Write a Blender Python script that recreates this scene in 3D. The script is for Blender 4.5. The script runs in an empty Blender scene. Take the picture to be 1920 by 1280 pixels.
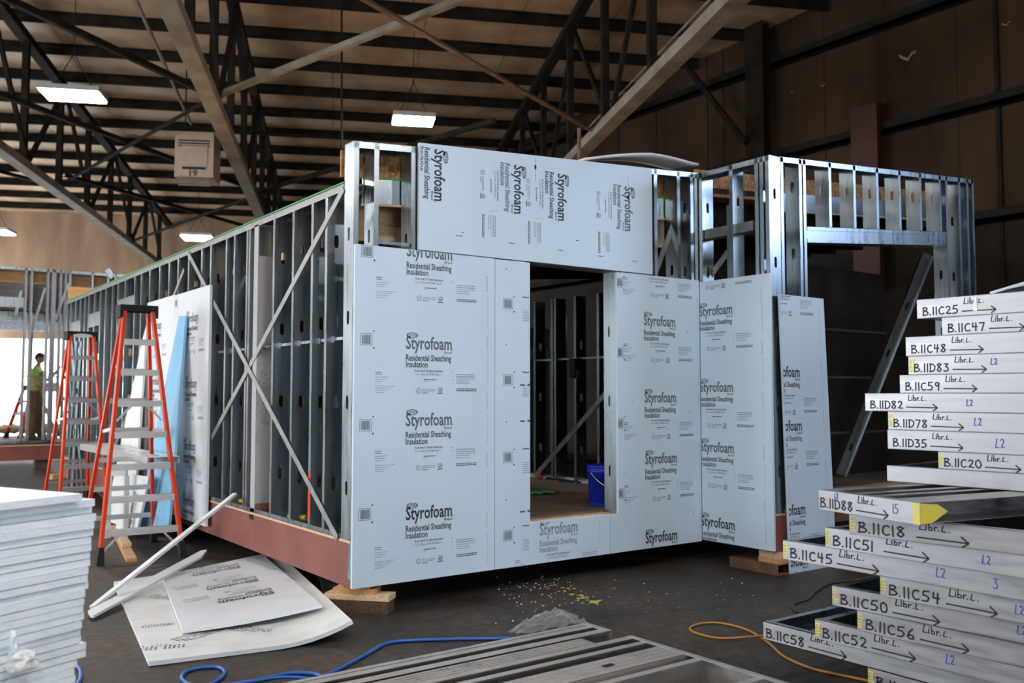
import bpy, bmesh, math, random
from mathutils import Vector, Matrix, Euler, noise
V = Vector
R = math.radians
S = bpy.context.scene
COL = S.collection
random.seed(11)

# ------------------------------------------------------------------ camera
CAM = V((-2.886, -5.921, 1.5575))
YAW, PITCH, FPX = R(35.967), R(3.278), 1707.8
cd = bpy.data.cameras.new('camera')
cam = bpy.data.objects.new('camera', cd)
COL.objects.link(cam)
cam.location = CAM
cam.rotation_euler = (R(90) + PITCH, 0, -YAW)
cd.sensor_width = 36.0
cd.lens = FPX / 1920 * 36.0
cd.clip_start = 0.05
cd.clip_end = 300
cd.dof.use_dof = True
cd.dof.focus_distance = 5.4
cd.dof.aperture_fstop = 2.4
S.camera = cam

# ------------------------------------------------------------------ daylight, exposure
W = bpy.data.worlds.new('overcast_sky')
S.world = W
W.use_nodes = True
W.node_tree.nodes['Background'].inputs[0].default_value = (0.93, 0.965, 1.0, 1)
W.node_tree.nodes['Background'].inputs[1].default_value = 3.2
S.view_settings.view_transform = 'Standard'
S.view_settings.look = 'None'
S.view_settings.exposure = 1.2
S.view_settings.gamma = 1.0
S.view_settings.use_curve_mapping = False
S.cycles.use_denoising = True
S.cycles.max_bounces = 8
S.cycles.diffuse_bounces = 4
S.cycles.glossy_bounces = 4
S.cycles.transmission_bounces = 6
S.cycles.transparent_max_bounces = 8
S.cycles.sample_clamp_indirect = 6.0
S.cycles.caustics_reflective = False
S.cycles.caustics_refractive = False

# building frame: trusses run along VD, purlins along UD
VA = R(25.095)
VD = V((math.sin(VA), math.cos(VA), 0))
UD = V((math.cos(VA), -math.sin(VA), 0))
C0 = V((CAM.x, CAM.y, 0))
def UVZ(u, v, z): return C0 + UD * u + VD * v + V((0, 0, z))
XW = 12.0           # inner face of the right-hand wall
VF, VB = 35.0, -9.0  # far wall and back wall
UL = -15.0          # left wall

def daylight_portal(name, loc, rot, sx, sy):
    l = bpy.data.lights.new(name, 'AREA')
    l.shape = 'RECTANGLE'; l.size = sx; l.size_y = sy
    l.cycles.is_portal = True
    o = bpy.data.objects.new(name, l)
    COL.objects.link(o); o.location = loc; o.rotation_euler = rot
    return o

# ------------------------------------------------------------------ pixel -> point on a real plane
_F = V((math.sin(YAW) * math.cos(PITCH), math.cos(YAW) * math.cos(PITCH), math.sin(PITCH)))
_R = V((math.cos(YAW), -math.sin(YAW), 0))
_U = _R.cross(_F)
def at(x, y, ax, val):
    d = _F + _R * ((x - 960) / FPX) + _U * ((640 - y) / FPX)
    return CAM + d * ((val - CAM[ax]) / d[ax])
def atx(x, y, v=0.0): return at(x, y, 0, v)
def aty(x, y, v=0.0): return at(x, y, 1, v)
def atz(x, y, v=0.0): return at(x, y, 2, v)
def atd(x, y, dist):
    d = _F + _R * ((x - 960) / FPX) + _U * ((640 - y) / FPX)
    return CAM + d * dist

# ------------------------------------------------------------------ materials
def mat(name, c1, rough=0.5, metal=0.0, c2=None, scale=5.0, stretch=(1, 1, 1), bump=0.0, bscale=40.0, detail=4.0, lo=0.35, hi=0.65, r2=None, spec=None):
    m = bpy.data.materials.new(name)
    m.use_nodes = True
    nt = m.node_tree
    b = nt.nodes['Principled BSDF']
    b.inputs['Base Color'].default_value = (*c1, 1)
    b.inputs['Roughness'].default_value = rough
    b.inputs['Metallic'].default_value = metal
    if spec is not None: b.inputs['Specular IOR Level'].default_value = spec
    if c2 is not None or bump or r2 is not None:
        tc = nt.nodes.new('ShaderNodeTexCoord')
        mp = nt.nodes.new('ShaderNodeMapping')
        mp.inputs['Scale'].default_value = stretch
        nt.links.new(tc.outputs['Object'], mp.inputs['Vector'])
    if c2 is not None or r2 is not None:
        n = nt.nodes.new('ShaderNodeTexNoise')
        n.inputs['Scale'].default_value = scale
        n.inputs['Detail'].default_value = detail
        nt.links.new(mp.outputs[0], n.inputs['Vector'])
        cr = nt.nodes.new('ShaderNodeValToRGB')
        cr.color_ramp.elements[0].position = lo
        cr.color_ramp.elements[1].position = hi
        cr.color_ramp.elements[0].color = (*c1, 1)
        cr.color_ramp.elements[1].color = (*(c2 or c1), 1)
        nt.links.new(n.outputs['Fac'], cr.inputs[0])
        if c2 is not None: nt.links.new(cr.outputs[0], b.inputs['Base Color'])
        if r2 is not None:
            mr = nt.nodes.new('ShaderNodeMapRange')
            mr.inputs[1].default_value = lo; mr.inputs[2].default_value = hi
            mr.inputs[3].default_value = rough; mr.inputs[4].default_value = r2
            nt.links.new(n.outputs['Fac'], mr.inputs[0])
            nt.links.new(mr.outputs[0], b.inputs['Roughness'])
    if bump:
        n2 = nt.nodes.new('ShaderNodeTexNoise')
        n2.inputs['Scale'].default_value = bscale
        nt.links.new(mp.outputs[0], n2.inputs['Vector'])
        bp = nt.nodes.new('ShaderNodeBump')
        bp.inputs['Strength'].default_value = bump
        bp.inputs['Distance'].default_value = 0.02
        nt.links.new(n2.outputs['Fac'], bp.inputs['Height'])
        nt.links.new(bp.outputs[0], b.inputs['Normal'])
    return m

def emit(name, c, s):
    m = bpy.data.materials.new(name)
    m.use_nodes = True
    b = m.node_tree.nodes['Principled BSDF']
    b.inputs['Base Color'].default_value = (0.9, 0.9, 0.9, 1)
    b.inputs['Emission Color'].default_value = (*c, 1)
    b.inputs['Emission Strength'].default_value = s
    return m

M = {}
M['steel'] = mat('galvanised_steel', (0.35, 0.41, 0.44), 0.26, 0.97, (0.41, 0.465, 0.50), 5, (4, 4, 0.35), 0.0, 9, r2=0.34)
M['steel_dull'] = mat('dull_galvanised_steel', (0.25, 0.25, 0.25), 0.42, 0.88, (0.33, 0.33, 0.33), 4, (3, 3, 3), 0.0, 12, r2=0.56)
M['pale_steel'] = mat('pale_galvanised_steel', (0.33, 0.34, 0.365), 0.34, 0.86, (0.41, 0.42, 0.445), 3, (3, 1.2, 9), 0.03, 2.5, r2=0.50)
M['dark_steel'] = mat('dark_painted_steel', (0.014, 0.012, 0.010), 0.85, 0.0, (0.028, 0.023, 0.018), 3, (1, 1, 1), spec=0.1)
M['chord'] = mat('dusty_grey_steel', (0.29, 0.265, 0.225), 0.7, 0.0, (0.18, 0.155, 0.12), 2.5, (1, 1, 1), 0.05, 20, detail=8)  # paler than the webs, so truss chords look lit from below
M['rust_steel'] = mat('rusty_brown_steel', (0.20, 0.10, 0.05), 0.7, 0.1, (0.10, 0.06, 0.04), 6)
M['red_primer'] = mat('red_oxide_primer', (0.27, 0.085, 0.065), 0.55, 0.0, (0.21, 0.065, 0.05), 3, (1, 1, 1), 0.02, 60)
M['column'] = mat('primed_column', (0.42, 0.41, 0.405), 0.6, 0.2, (0.36, 0.35, 0.36), 9, (3, 3, 0.8), detail=9, lo=0.5, hi=0.72)
M['foam'] = mat('blue_foam_board', (0.59, 0.735, 0.865), 0.38, 0.0, (0.62, 0.76, 0.885), 3, (1, 1, 0.3), 0.015, 6)
M['foam_pale'] = mat('pale_foam_board', (0.78, 0.83, 0.87), 0.40, 0.0, (0.71, 0.77, 0.82), 3, (1, 1, 0.4), 0.02, 5)
M['foam_edge'] = mat('cut_foam_edge', (0.72, 0.83, 0.91), 0.75, 0.0, (0.86, 0.91, 0.94), 14, (1, 1, 3), 0.3, 70, detail=8)
M['foam_white'] = mat('scuffed_white_foam', (0.74, 0.76, 0.76), 0.5, 0.0, (0.64, 0.65, 0.63), 5, (1, 1, 1), 0.03, 8, detail=8, lo=0.45, hi=0.75)
M['foam_blue'] = mat('bare_blue_foam', (0.20, 0.50, 0.76), 0.55, 0.0, (0.26, 0.56, 0.80), 4, (1, 1, 0.3))
M['ink'] = mat('dark_grey_ink', (0.035, 0.04, 0.05), 0.6)
M['ink_mid'] = mat('grey_ink', (0.12, 0.14, 0.165), 0.6)
M['ink_faint'] = mat('faint_grey_ink', (0.25, 0.29, 0.335), 0.6)
M['marker'] = mat('black_marker', (0.018, 0.018, 0.024), 0.5)
M['marker_blue'] = mat('blue_marker', (0.06, 0.05, 0.55), 0.5)
M['yellow_paint'] = mat('yellow_spray_paint', (0.72, 0.60, 0.05), 0.5, 0.0, (0.62, 0.55, 0.18), 20)
M['wood'] = mat('pale_pine', (0.62, 0.42, 0.24), 0.65, 0.0, (0.74, 0.56, 0.36), 7, (1, 8, 8), 0.04, 30)
M['wood_orange'] = mat('orange_pine', (0.50, 0.26, 0.10), 0.65, 0.0, (0.64, 0.38, 0.17), 7, (1, 8, 8), 0.04, 30)
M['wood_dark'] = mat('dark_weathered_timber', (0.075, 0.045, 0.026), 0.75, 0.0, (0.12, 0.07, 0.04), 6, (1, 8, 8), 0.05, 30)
M['ply_floor'] = mat('brown_plywood_deck', (0.11, 0.075, 0.05), 0.6, 0.0, (0.17, 0.12, 0.08), 4, (1, 4, 1), detail=7)
M['plywood'] = mat('orange_plywood', (0.52, 0.30, 0.12), 0.6, 0.0, (0.40, 0.20, 0.07), 3, (1, 1, 8), detail=6)
M['cap_black'] = mat('black_plastic', (0.012, 0.012, 0.013), 0.65, spec=0.3)
M['orange'] = mat('orange_fibreglass', (0.76, 0.062, 0.010), 0.45, 0.0, (0.68, 0.05, 0.009), 6, spec=0.3)
M['alu'] = mat('brushed_aluminium', (0.66, 0.66, 0.66), 0.38, 0.85, (0.56, 0.56, 0.56), 8, (1, 12, 12))
M['hose'] = mat('blue_hose', (0.015, 0.12, 0.48), 0.35)
M['cord_orange'] = mat('orange_cord', (0.42, 0.19, 0.035), 0.5)
M['cord_green'] = mat('dark_green_cord', (0.03, 0.045, 0.035), 0.5)
M['bucket'] = mat('blue_bucket_plastic', (0.012, 0.03, 0.42), 0.35)
M['white'] = mat('white_label', (0.75, 0.75, 0.75), 0.5)
M['green'] = mat('green_membrane', (0.03, 0.25, 0.08), 0.6)
M['red_plastic'] = mat('red_plastic', (0.5, 0.03, 0.02), 0.4)
M['heater'] = mat('beige_enamel', (0.42, 0.33, 0.27), 0.5, 0.0, (0.36, 0.28, 0.22), 5)
M['rust'] = mat('rust_flakes', (0.30, 0.13, 0.06), 0.9, 0.0, (0.16, 0.07, 0.04), 30)
M['grey_felt'] = mat('grey_membrane', (0.20, 0.175, 0.175), 0.8, 0.0, (0.28, 0.25, 0.25), 6, (1, 1, 6), detail=7)
M['pvc'] = mat('clear_film', (0.8, 0.8, 0.8), 0.25)
b_ = M['pvc'].node_tree.nodes['Principled BSDF']
b_.inputs['Alpha'].default_value = 0.10
b_.inputs['Specular IOR Level'].default_value = 0.8
M['skin'] = mat('skin', (0.50, 0.29, 0.21), 0.55)
M['hair'] = mat('dark_brown_hair', (0.035, 0.022, 0.018), 0.7)
M['tee'] = mat('lime_green_cotton', (0.42, 0.62, 0.16), 0.85, 0.0, (0.36, 0.55, 0.13), 12, bump=0.1, bscale=14)
M['trousers'] = mat('brown_canvas', (0.17, 0.11, 0.06), 0.85, 0.0, (0.13, 0.08, 0.045), 9, bump=0.12, bscale=12)
M['boots'] = mat('dark_boots', (0.04, 0.03, 0.025), 0.6)
M['led'] = emit('led_lens', (1.0, 0.98, 0.96), 70.0)
M['yellow'] = mat('yellow_plastic', (0.75, 0.55, 0.02), 0.4)

# oriented-strand board: random flake pattern
def osb(name, c1, c2, c3):
    m = mat(name, c1, 0.7)
    nt = m.node_tree; b = nt.nodes['Principled BSDF']
    tc = nt.nodes.new('ShaderNodeTexCoord')
    n0 = nt.nodes.new('ShaderNodeTexNoise'); n0.inputs['Scale'].default_value = 7
    mx = nt.nodes.new('ShaderNodeVectorMath'); mx.operation = 'MULTIPLY_ADD'
    nt.links.new(tc.outputs['Object'], n0.inputs['Vector'])
    nt.links.new(n0.outputs['Color'], mx.inputs[0]); mx.inputs[1].default_value = (0.35, 0.35, 0.35)
    nt.links.new(tc.outputs['Object'], mx.inputs[2])
    vo = nt.nodes.new('ShaderNodeTexVoronoi'); vo.inputs['Scale'].default_value = 22
    nt.links.new(mx.outputs[0], vo.inputs['Vector'])
    cr = nt.nodes.new('ShaderNodeValToRGB'); e = cr.color_ramp.elements
    e[0].color = (*c1, 1); e[1].color = (*c2, 1); e[0].position = 0.1; e[1].position = 0.9
    k = e.new(0.55); k.color = (*c3, 1)
    nt.links.new(vo.outputs['Color'], cr.inputs[0]); nt.links.new(cr.outputs[0], b.inputs['Base Color'])
    return m
M['osb'] = osb('strand_board', (0.20, 0.10, 0.035), (0.55, 0.33, 0.13), (0.38, 0.20, 0.07))

def floor_mat():
    m = mat('stained_concrete', (0.05, 0.045, 0.042), 0.6, spec=0.3)
    nt = m.node_tree; b = nt.nodes['Principled BSDF']
    tc = nt.nodes.new('ShaderNodeTexCoord')
    n1 = nt.nodes.new('ShaderNodeTexNoise'); n1.inputs['Scale'].default_value = 0.9; n1.inputs['Detail'].default_value = 9; n1.inputs['Roughness'].default_value = 0.62
    n2 = nt.nodes.new('ShaderNodeTexNoise'); n2.inputs['Scale'].default_value = 14; n2.inputs['Detail'].default_value = 8
    c1 = nt.nodes.new('ShaderNodeValToRGB'); e = c1.color_ramp.elements
    e[0].position = 0.30; e[0].color = (0.022, 0.018, 0.0155, 1); e[1].position = 0.72; e[1].color = (0.105, 0.083, 0.066, 1)
    c2 = nt.nodes.new('ShaderNodeValToRGB'); e = c2.color_ramp.elements
    e[0].position = 0.35; e[0].color = (0.55, 0.53, 0.52, 1); e[1].position = 0.75; e[1].color = (1.25, 1.2, 1.15, 1)
    mx = nt.nodes.new('ShaderNodeMix'); mx.data_type = 'RGBA'; mx.blend_type = 'MULTIPLY'; mx.inputs[0].default_value = 1.0
    for n in (n1, n2): nt.links.new(tc.outputs['Object'], n.inputs['Vector'])
    nt.links.new(n1.outputs['Fac'], c1.inputs[0]); nt.links.new(n2.outputs['Fac'], c2.inputs[0])
    nt.links.new(c1.outputs[0], mx.inputs[6]); nt.links.new(c2.outputs[0], mx.inputs[7])
    nt.links.new(mx.outputs[2], b.inputs['Base Color'])
    mr = nt.nodes.new('ShaderNodeMapRange'); mr.inputs[3].default_value = 0.42; mr.inputs[4].default_value = 0.75
    nt.links.new(n1.outputs['Fac'], mr.inputs[0]); nt.links.new(mr.outputs[0], b.inputs['Roughness'])
    bp = nt.nodes.new('ShaderNodeBump'); bp.inputs['Strength'].default_value = 0.12; bp.inputs['Distance'].default_value = 0.01
    nt.links.new(n2.outputs['Fac'], bp.inputs['Height']); nt.links.new(bp.outputs[0], b.inputs['Normal'])
    return m
M['concrete'] = floor_mat()
M['roof_vinyl'] = mat('dusty_insulation_facing', (0.66, 0.48, 0.32), 0.6, 0.0, (0.30, 0.20, 0.125), 1.1, (1, 1, 1), 0.8, 3.0, detail=9, lo=0.3, hi=0.75)
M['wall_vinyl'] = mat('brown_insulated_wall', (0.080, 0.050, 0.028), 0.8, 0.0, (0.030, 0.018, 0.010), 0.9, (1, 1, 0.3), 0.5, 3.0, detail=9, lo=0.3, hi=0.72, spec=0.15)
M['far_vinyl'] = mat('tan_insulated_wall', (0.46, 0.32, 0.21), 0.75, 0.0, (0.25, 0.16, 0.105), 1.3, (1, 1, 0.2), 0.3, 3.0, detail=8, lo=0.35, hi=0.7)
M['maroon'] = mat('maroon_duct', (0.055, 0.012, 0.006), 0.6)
M['dark_wall'] = mat('dark_lower_wall', (0.016, 0.013, 0.011), 0.7, 0.0, (0.03, 0.022, 0.017), 1.2, spec=0.1)  # brown wall colour darkened to stand for dim light low down
# ------------------------------------------------------------------ mesh building
ORG = {}
class MB:
    def __init__(s): s.v = []; s.f = []; s.mi = []
    def add(s, vs, fs, mi=0):
        n = len(s.v); s.v += [V(p) for p in vs]
        for f in fs: s.f.append([i + n for i in f]); s.mi.append(mi)
        return s
    def hexa(s, a, mi=0):   # 8 corners: bottom ring 0-3, top ring 4-7
        return s.add(a, [(3, 2, 1, 0), (4, 5, 6, 7), (0, 1, 5, 4), (1, 2, 6, 5), (2, 3, 7, 6), (3, 0, 4, 7)], mi)
    def box(s, lo, hi, mi=0):
        x0, y0, z0 = lo; x1, y1, z1 = hi
        return s.hexa([(x0, y0, z0), (x1, y0, z0), (x1, y1, z0), (x0, y1, z0), (x0, y0, z1), (x1, y0, z1), (x1, y1, z1), (x0, y1, z1)], mi)
    def obox(s, c, ax, ay, az, mi=0):   # centre and half-axis vectors
        c, ax, ay, az = V(c), V(ax), V(ay), V(az)
        return s.hexa([c - ax - ay - az, c + ax - ay - az, c + ax + ay - az, c - ax + ay - az, c - ax - ay + az, c + ax - ay + az, c + ax + ay + az, c - ax + ay + az], mi)
    def bar(s, p, q, w, h, up=(0, 0, 1), mi=0):   # rectangular bar p -> q, w across, h along up
        p, q = V(p), V(q); d = (q - p).normalized(); u = V(up)
        a = d.cross(u)
        if a.length < 1e-4: a = d.cross(V((1, 0, 0)))
        a.normalize(); b = a.cross(d).normalized()
        return s.obox((p + q) / 2, (q - p) / 2, a * w / 2, b * h / 2, mi)
    def tube(s, pts, r, n=8, mi=0, caps=True):
        pts = [V(p) for p in pts]; rings = []
        prev = None
        for i, p in enumerate(pts):
            d = (pts[min(i + 1, len(pts) - 1)] - pts[max(i - 1, 0)]).normalized()
            if prev is None:
                a = d.cross(V((0, 0, 1)))
                if a.length < 1e-3: a = d.cross(V((1, 0, 0)))
            else:
                a = prev - d * prev.dot(d)
            a.normalize(); prev = a; b = d.cross(a)
            rr = r[i] if isinstance(r, (list, tuple)) else r
            rings.append([p + (a * math.cos(t) + b * math.sin(t)) * rr for t in [2 * math.pi * k / n for k in range(n)]])
        vs = [p for rg in rings for p in rg]; fs = []
        for i in range(len(pts) - 1):
            for k in range(n):
                fs.append((i * n + k, i * n + (k + 1) % n, (i + 1) * n + (k + 1) % n, (i + 1) * n + k))
        if caps:
            fs.append(tuple(range(n - 1, -1, -1))); fs.append(tuple(range((len(pts) - 1) * n, len(pts) * n)))
        return s.add(vs, fs, mi)
    def lathe(s, c, prof, n=24, mi=0):   # prof: (radius, z)
        c = V(c); vs = []; fs = []
        for r, z in prof:
            vs += [c + V((r * math.cos(2 * math.pi * k / n), r * math.sin(2 * math.pi * k / n), z)) for k in range(n)]
        for i in range(len(prof) - 1):
            for k in range(n): fs.append((i * n + k, i * n + (k + 1) % n, (i + 1) * n + (k + 1) % n, (i + 1) * n + k))
        return s.add(vs, fs, mi)
    def prism(s, poly, ex, mi=0):   # planar polygon swept along ex
        poly = [V(p) for p in poly]; ex = V(ex); n = len(poly)
        fs = [tuple(range(n - 1, -1, -1)), tuple(range(n, 2 * n))] + [(k, (k + 1) % n, n + (k + 1) % n, n + k) for k in range(n)]
        return s.add(poly + [p + ex for p in poly], fs, mi)
    def channel(s, p, q, wd, ld, w, leg, t=0.003, mi=0):   # U track: web runs p->q and along wd, legs along ld
        p, q, wd, ld = V(p), V(q), V(wd), V(ld)
        for a, b, c, e in ((0, 0, w, t), (0, 0, t, leg), (w - t, 0, t, leg)):
            o = [p + wd * a + ld * b, q + wd * a + ld * b]
            s.hexa([o[0], o[1], o[1] + wd * c, o[0] + wd * c, o[0] + ld * e, o[1] + ld * e, o[1] + wd * c + ld * e, o[0] + wd * c + ld * e], mi)
        return s
    def patch(s, g, t, mi=0, mside=None):   # solid sheet from a grid of points g[i][j], thickness t downwards along normals
        nu, nv = len(g), len(g[0]); top = []; bot = []
        for i in range(nu):
            for j in range(nv):
                du = V(g[min(i + 1, nu - 1)][j]) - V(g[max(i - 1, 0)][j]); dv = V(g[i][min(j + 1, nv - 1)]) - V(g[i][max(j - 1, 0)])
                nn = du.cross(dv).normalized()
                top.append(V(g[i][j])); bot.append(V(g[i][j]) - nn * t)
        N = nu * nv; vs = top + bot; fs = []; ms = []
        for i in range(nu - 1):
            for j in range(nv - 1):
                a, b, c, d = i * nv + j, (i + 1) * nv + j, (i + 1) * nv + j + 1, i * nv + j + 1
                fs += [(a, b, c, d), (N + d, N + c, N + b, N + a)]; ms += [mi, mi]
        loop = [(i, 0) for i in range(nu)] + [(nu - 1, j) for j in range(1, nv)] + [(i, nv - 1) for i in range(nu - 2, -1, -1)] + [(0, j) for j in range(nv - 2, 0, -1)]
        L = [i * nv + j for i, j in loop]
        for k in range(len(L)):
            a, b = L[k], L[(k + 1) % len(L)]
            fs.append((b, a, N + a, N + b)); ms.append(mi if mside is None else mside)
        n = len(s.v); s.v += vs
        for f, m_ in zip(fs, ms): s.f.append([i + n for i in f]); s.mi.append(m_)
        return s
    def mesh(s, name, mats, org=V((0, 0, 0))):
        me = bpy.data.meshes.new(name)
        me.from_pydata([tuple(p - org) for p in s.v], [], s.f)
        for m in (mats if isinstance(mats, (list, tuple)) else [mats]): me.materials.append(M[m] if isinstance(m, str) else m)
        me.polygons.foreach_set('material_index', s.mi)
        me.update()
        return me
    def build(s, name, mats, parent=None, smooth=False, fix=True):
        org = ORG.get(parent.name, V((0, 0, 0))) if parent else V((0, 0, 0))
        if parent is None and s.v:
            lo = V([min(p[i] for p in s.v) for i in range(3)]); hi = V([max(p[i] for p in s.v) for i in range(3)])
            org = V(((lo.x + hi.x) / 2, (lo.y + hi.y) / 2, lo.z))
        me = s.mesh(name, mats, org)
        if fix:
            bm = bmesh.new(); bm.from_mesh(me); bmesh.ops.recalc_face_normals(bm, faces=bm.faces); bm.to_mesh(me); bm.free()
        if smooth:
            me.polygons.foreach_set('use_smooth', [True] * len(me.polygons)); 
        o = bpy.data.objects.new(name, me); COL.objects.link(o)
        if parent: o.parent = parent; ORG[o.name] = org
        else: o.location = org; ORG[o.name] = org
        return o

def tag(o, label=None, cat=None, group=None, kind=None):
    if label: o['label'] = label
    if cat: o['category'] = cat
    if group: o['group'] = group
    if kind: o['kind'] = kind
    return o
def thing(name, label, cat, loc=(0, 0, 0), group=None, rotz=0.0):
    o = bpy.data.objects.new(name, None); COL.objects.link(o)
    o.location = loc; o.empty_display_size = 0.1; o.rotation_euler = (0, 0, rotz)
    ORG[o.name] = V(loc) if not rotz else V((0, 0, 0))
    return tag(o, label, cat, group)
def inst(me, name, loc, rotz, parent):
    o = bpy.data.objects.new(name, me); COL.objects.link(o)
    o.parent = parent; o.location = V(loc) - ORG.get(parent.name, V((0, 0, 0))); o.rotation_euler = (0, 0, rotz)
    return o
def copy_tree(o, parent=None):
    c = o.copy(); COL.objects.link(c)
    if parent: c.parent = parent
    for ch in list(o.children): copy_tree(ch, c)
    return c
def struct(name, label=None, cat=None): 
    pass

# ------------------------------------------------------------------ cold-formed stud with slotted web
def oval(n=16, rx=0.019, rz=0.05):
    out = []
    for k in range(n):
        t = 2 * math.pi * k / n
        c, sn = math.cos(t), math.sin(t)
        x = rx * c
        z = rx * sn + (rz - rx) * (1 if sn > 1e-6 else -1 if sn < -1e-6 else 0)
        out.append((x, z))
    return out
def slotted_plate(mb, W_, z0, z1, y, t, slots, mi=0, xo=0.0):
    """web in the local x-z plane with real oval holes, thickness t along +y"""
    cuts = sorted(z for z in slots if z0 + 0.1 < z < z1 - 0.1)
    z = z0
    h = 0.075
    for c in cuts:
        if c - h > z: mb.box((xo, y, z), (xo + W_, y + t, c - h), mi)
        ov = oval(); cx = xo + W_ / 2; n = len(ov)
        rect = []
        for (ox, oz) in ov:
            a = math.atan2(oz / h, ox / (W_ / 2)); ca, sa = math.cos(a), math.sin(a)
            k = 1 / max(abs(ca), abs(sa)); rect.append((ca * k * W_ / 2, sa * k * h))
        vs = [(cx + x, y, c + q) for x, q in ov] + [(cx + x, y, c + q) for x, q in rect] + [(cx + x, y + t, c + q) for x, q in ov] + [(cx + x, y + t, c + q) for x, q in rect]
        fs = []
        for k in range(n):
            k2 = (k + 1) % n
            fs += [(k, k2, n + k2, n + k), (2 * n + k2, 2 * n + k, 3 * n + k, 3 * n + k2), (k2, k, 2 * n + k, 2 * n + k2), (n + k, n + k2, 3 * n + k2, 3 * n + k)]
        mb.add(vs, fs, mi)
        # fill the four corners of the rectangle the fan leaves open
        cs = [(W_ / 2, h), (-W_ / 2, h), (-W_ / 2, -h), (W_ / 2, -h)]
        for (qx, qz) in cs:
            ang = math.atan2(qz / h, qx / (W_ / 2)) % (2 * math.pi)
            for k in range(n):
                a0 = math.atan2(rect[k][1] / h, rect[k][0] / (W_ / 2)) % (2 * math.pi); a1 = math.atan2(rect[(k + 1) % n][1] / h, rect[(k + 1) % n][0] / (W_ / 2)) % (2 * math.pi)
                if a1 < a0: a1 += 2 * math.pi
                if a0 + 1e-5 < ang < a1 - 1e-5:
                    p = [(cx + rect[k][0], y, c + rect[k][1]), (cx + qx, y, c + qz), (cx + rect[(k + 1) % n][0], y, c + rect[(k + 1) % n][1])]
                    mb.add(p + [(a, y + t, b) for a, _, b in p], [(0, 1, 2), (5, 4, 3)], mi)
        z = c + h
    mb.box((xo, y, z), (xo + W_, y + t, z1), mi)
_studs = {}
def stud_mesh(L, W_=0.152, side=1, FL=0.041, off=0.36, mat_='steel'):
    key = (round(L, 3), W_, side, FL, off, mat_)
    if key in _studs: return _studs[key]
    mb = MB(); t = 0.003
    slotted_plate(mb, W_, 0, L, 0, t, [off + 0.61 * k for k in range(12)])
    for x in (0, W_ - t):
        mb.box((x, t, 0), (x + t, FL, L))
        x2 = x if x == 0 else W_ - 0.012
        mb.box((x2, FL - t, 0), (x2 + 0.012, FL, L))
    for k, p in enumerate(mb.v): mb.v[k] = V((p.x, p.y * side, p.z))
    me = mb.mesh('stud', mat_)
    bm = bmesh.new(); bm.from_mesh(me); bmesh.ops.recalc_face_normals(bm, faces=bm.faces); bm.to_mesh(me); bm.free()
    _studs[key] = me
    return me
def studA(parent, x, y, z0, z1, side=1, W_=0.152, **k):      # wall running along Y, web across X
    return inst(stud_mesh(z1 - z0, W_, side, **k), 'stud', (x, y, z0), 0, parent)
def studB(parent, x, y, z0, z1, side=-1, W_=0.152, **k):     # wall running along X, web across Y
    return inst(stud_mesh(z1 - z0, W_, side, **k), 'stud', (x, y, z0), R(90), parent)

# ------------------------------------------------------------------ printed lettering
_txt = {}
def text2d(body, bold=0.0):
    key = (body, bold)
    if key in _txt: return _txt[key]
    cu = bpy.data.curves.new('lettering', 'FONT')
    cu.body = body; cu.size = 1.0; cu.offset = bold; cu.resolution_u = 2; cu.fill_mode = 'FRONT'
    o = bpy.data.objects.new('lettering', cu); COL.objects.link(o)
    dg = bpy.context.evaluated_depsgraph_get(); dg.update()
    me = o.evaluated_get(dg).to_mesh()
    vs = [(v.co.x, v.co.y) for v in me.vertices]; fs = [tuple(p.vertices) for p in me.polygons]
    o.evaluated_get(dg).to_mesh_clear()
    bpy.data.objects.remove(o); bpy.data.curves.remove(cu)
    x0 = min(v[0] for v in vs); x1 = max(v[0] for v in vs)
    _txt[key] = ([(a - x0, b) for a, b in vs], fs, x1 - x0)
    return _txt[key]

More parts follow.
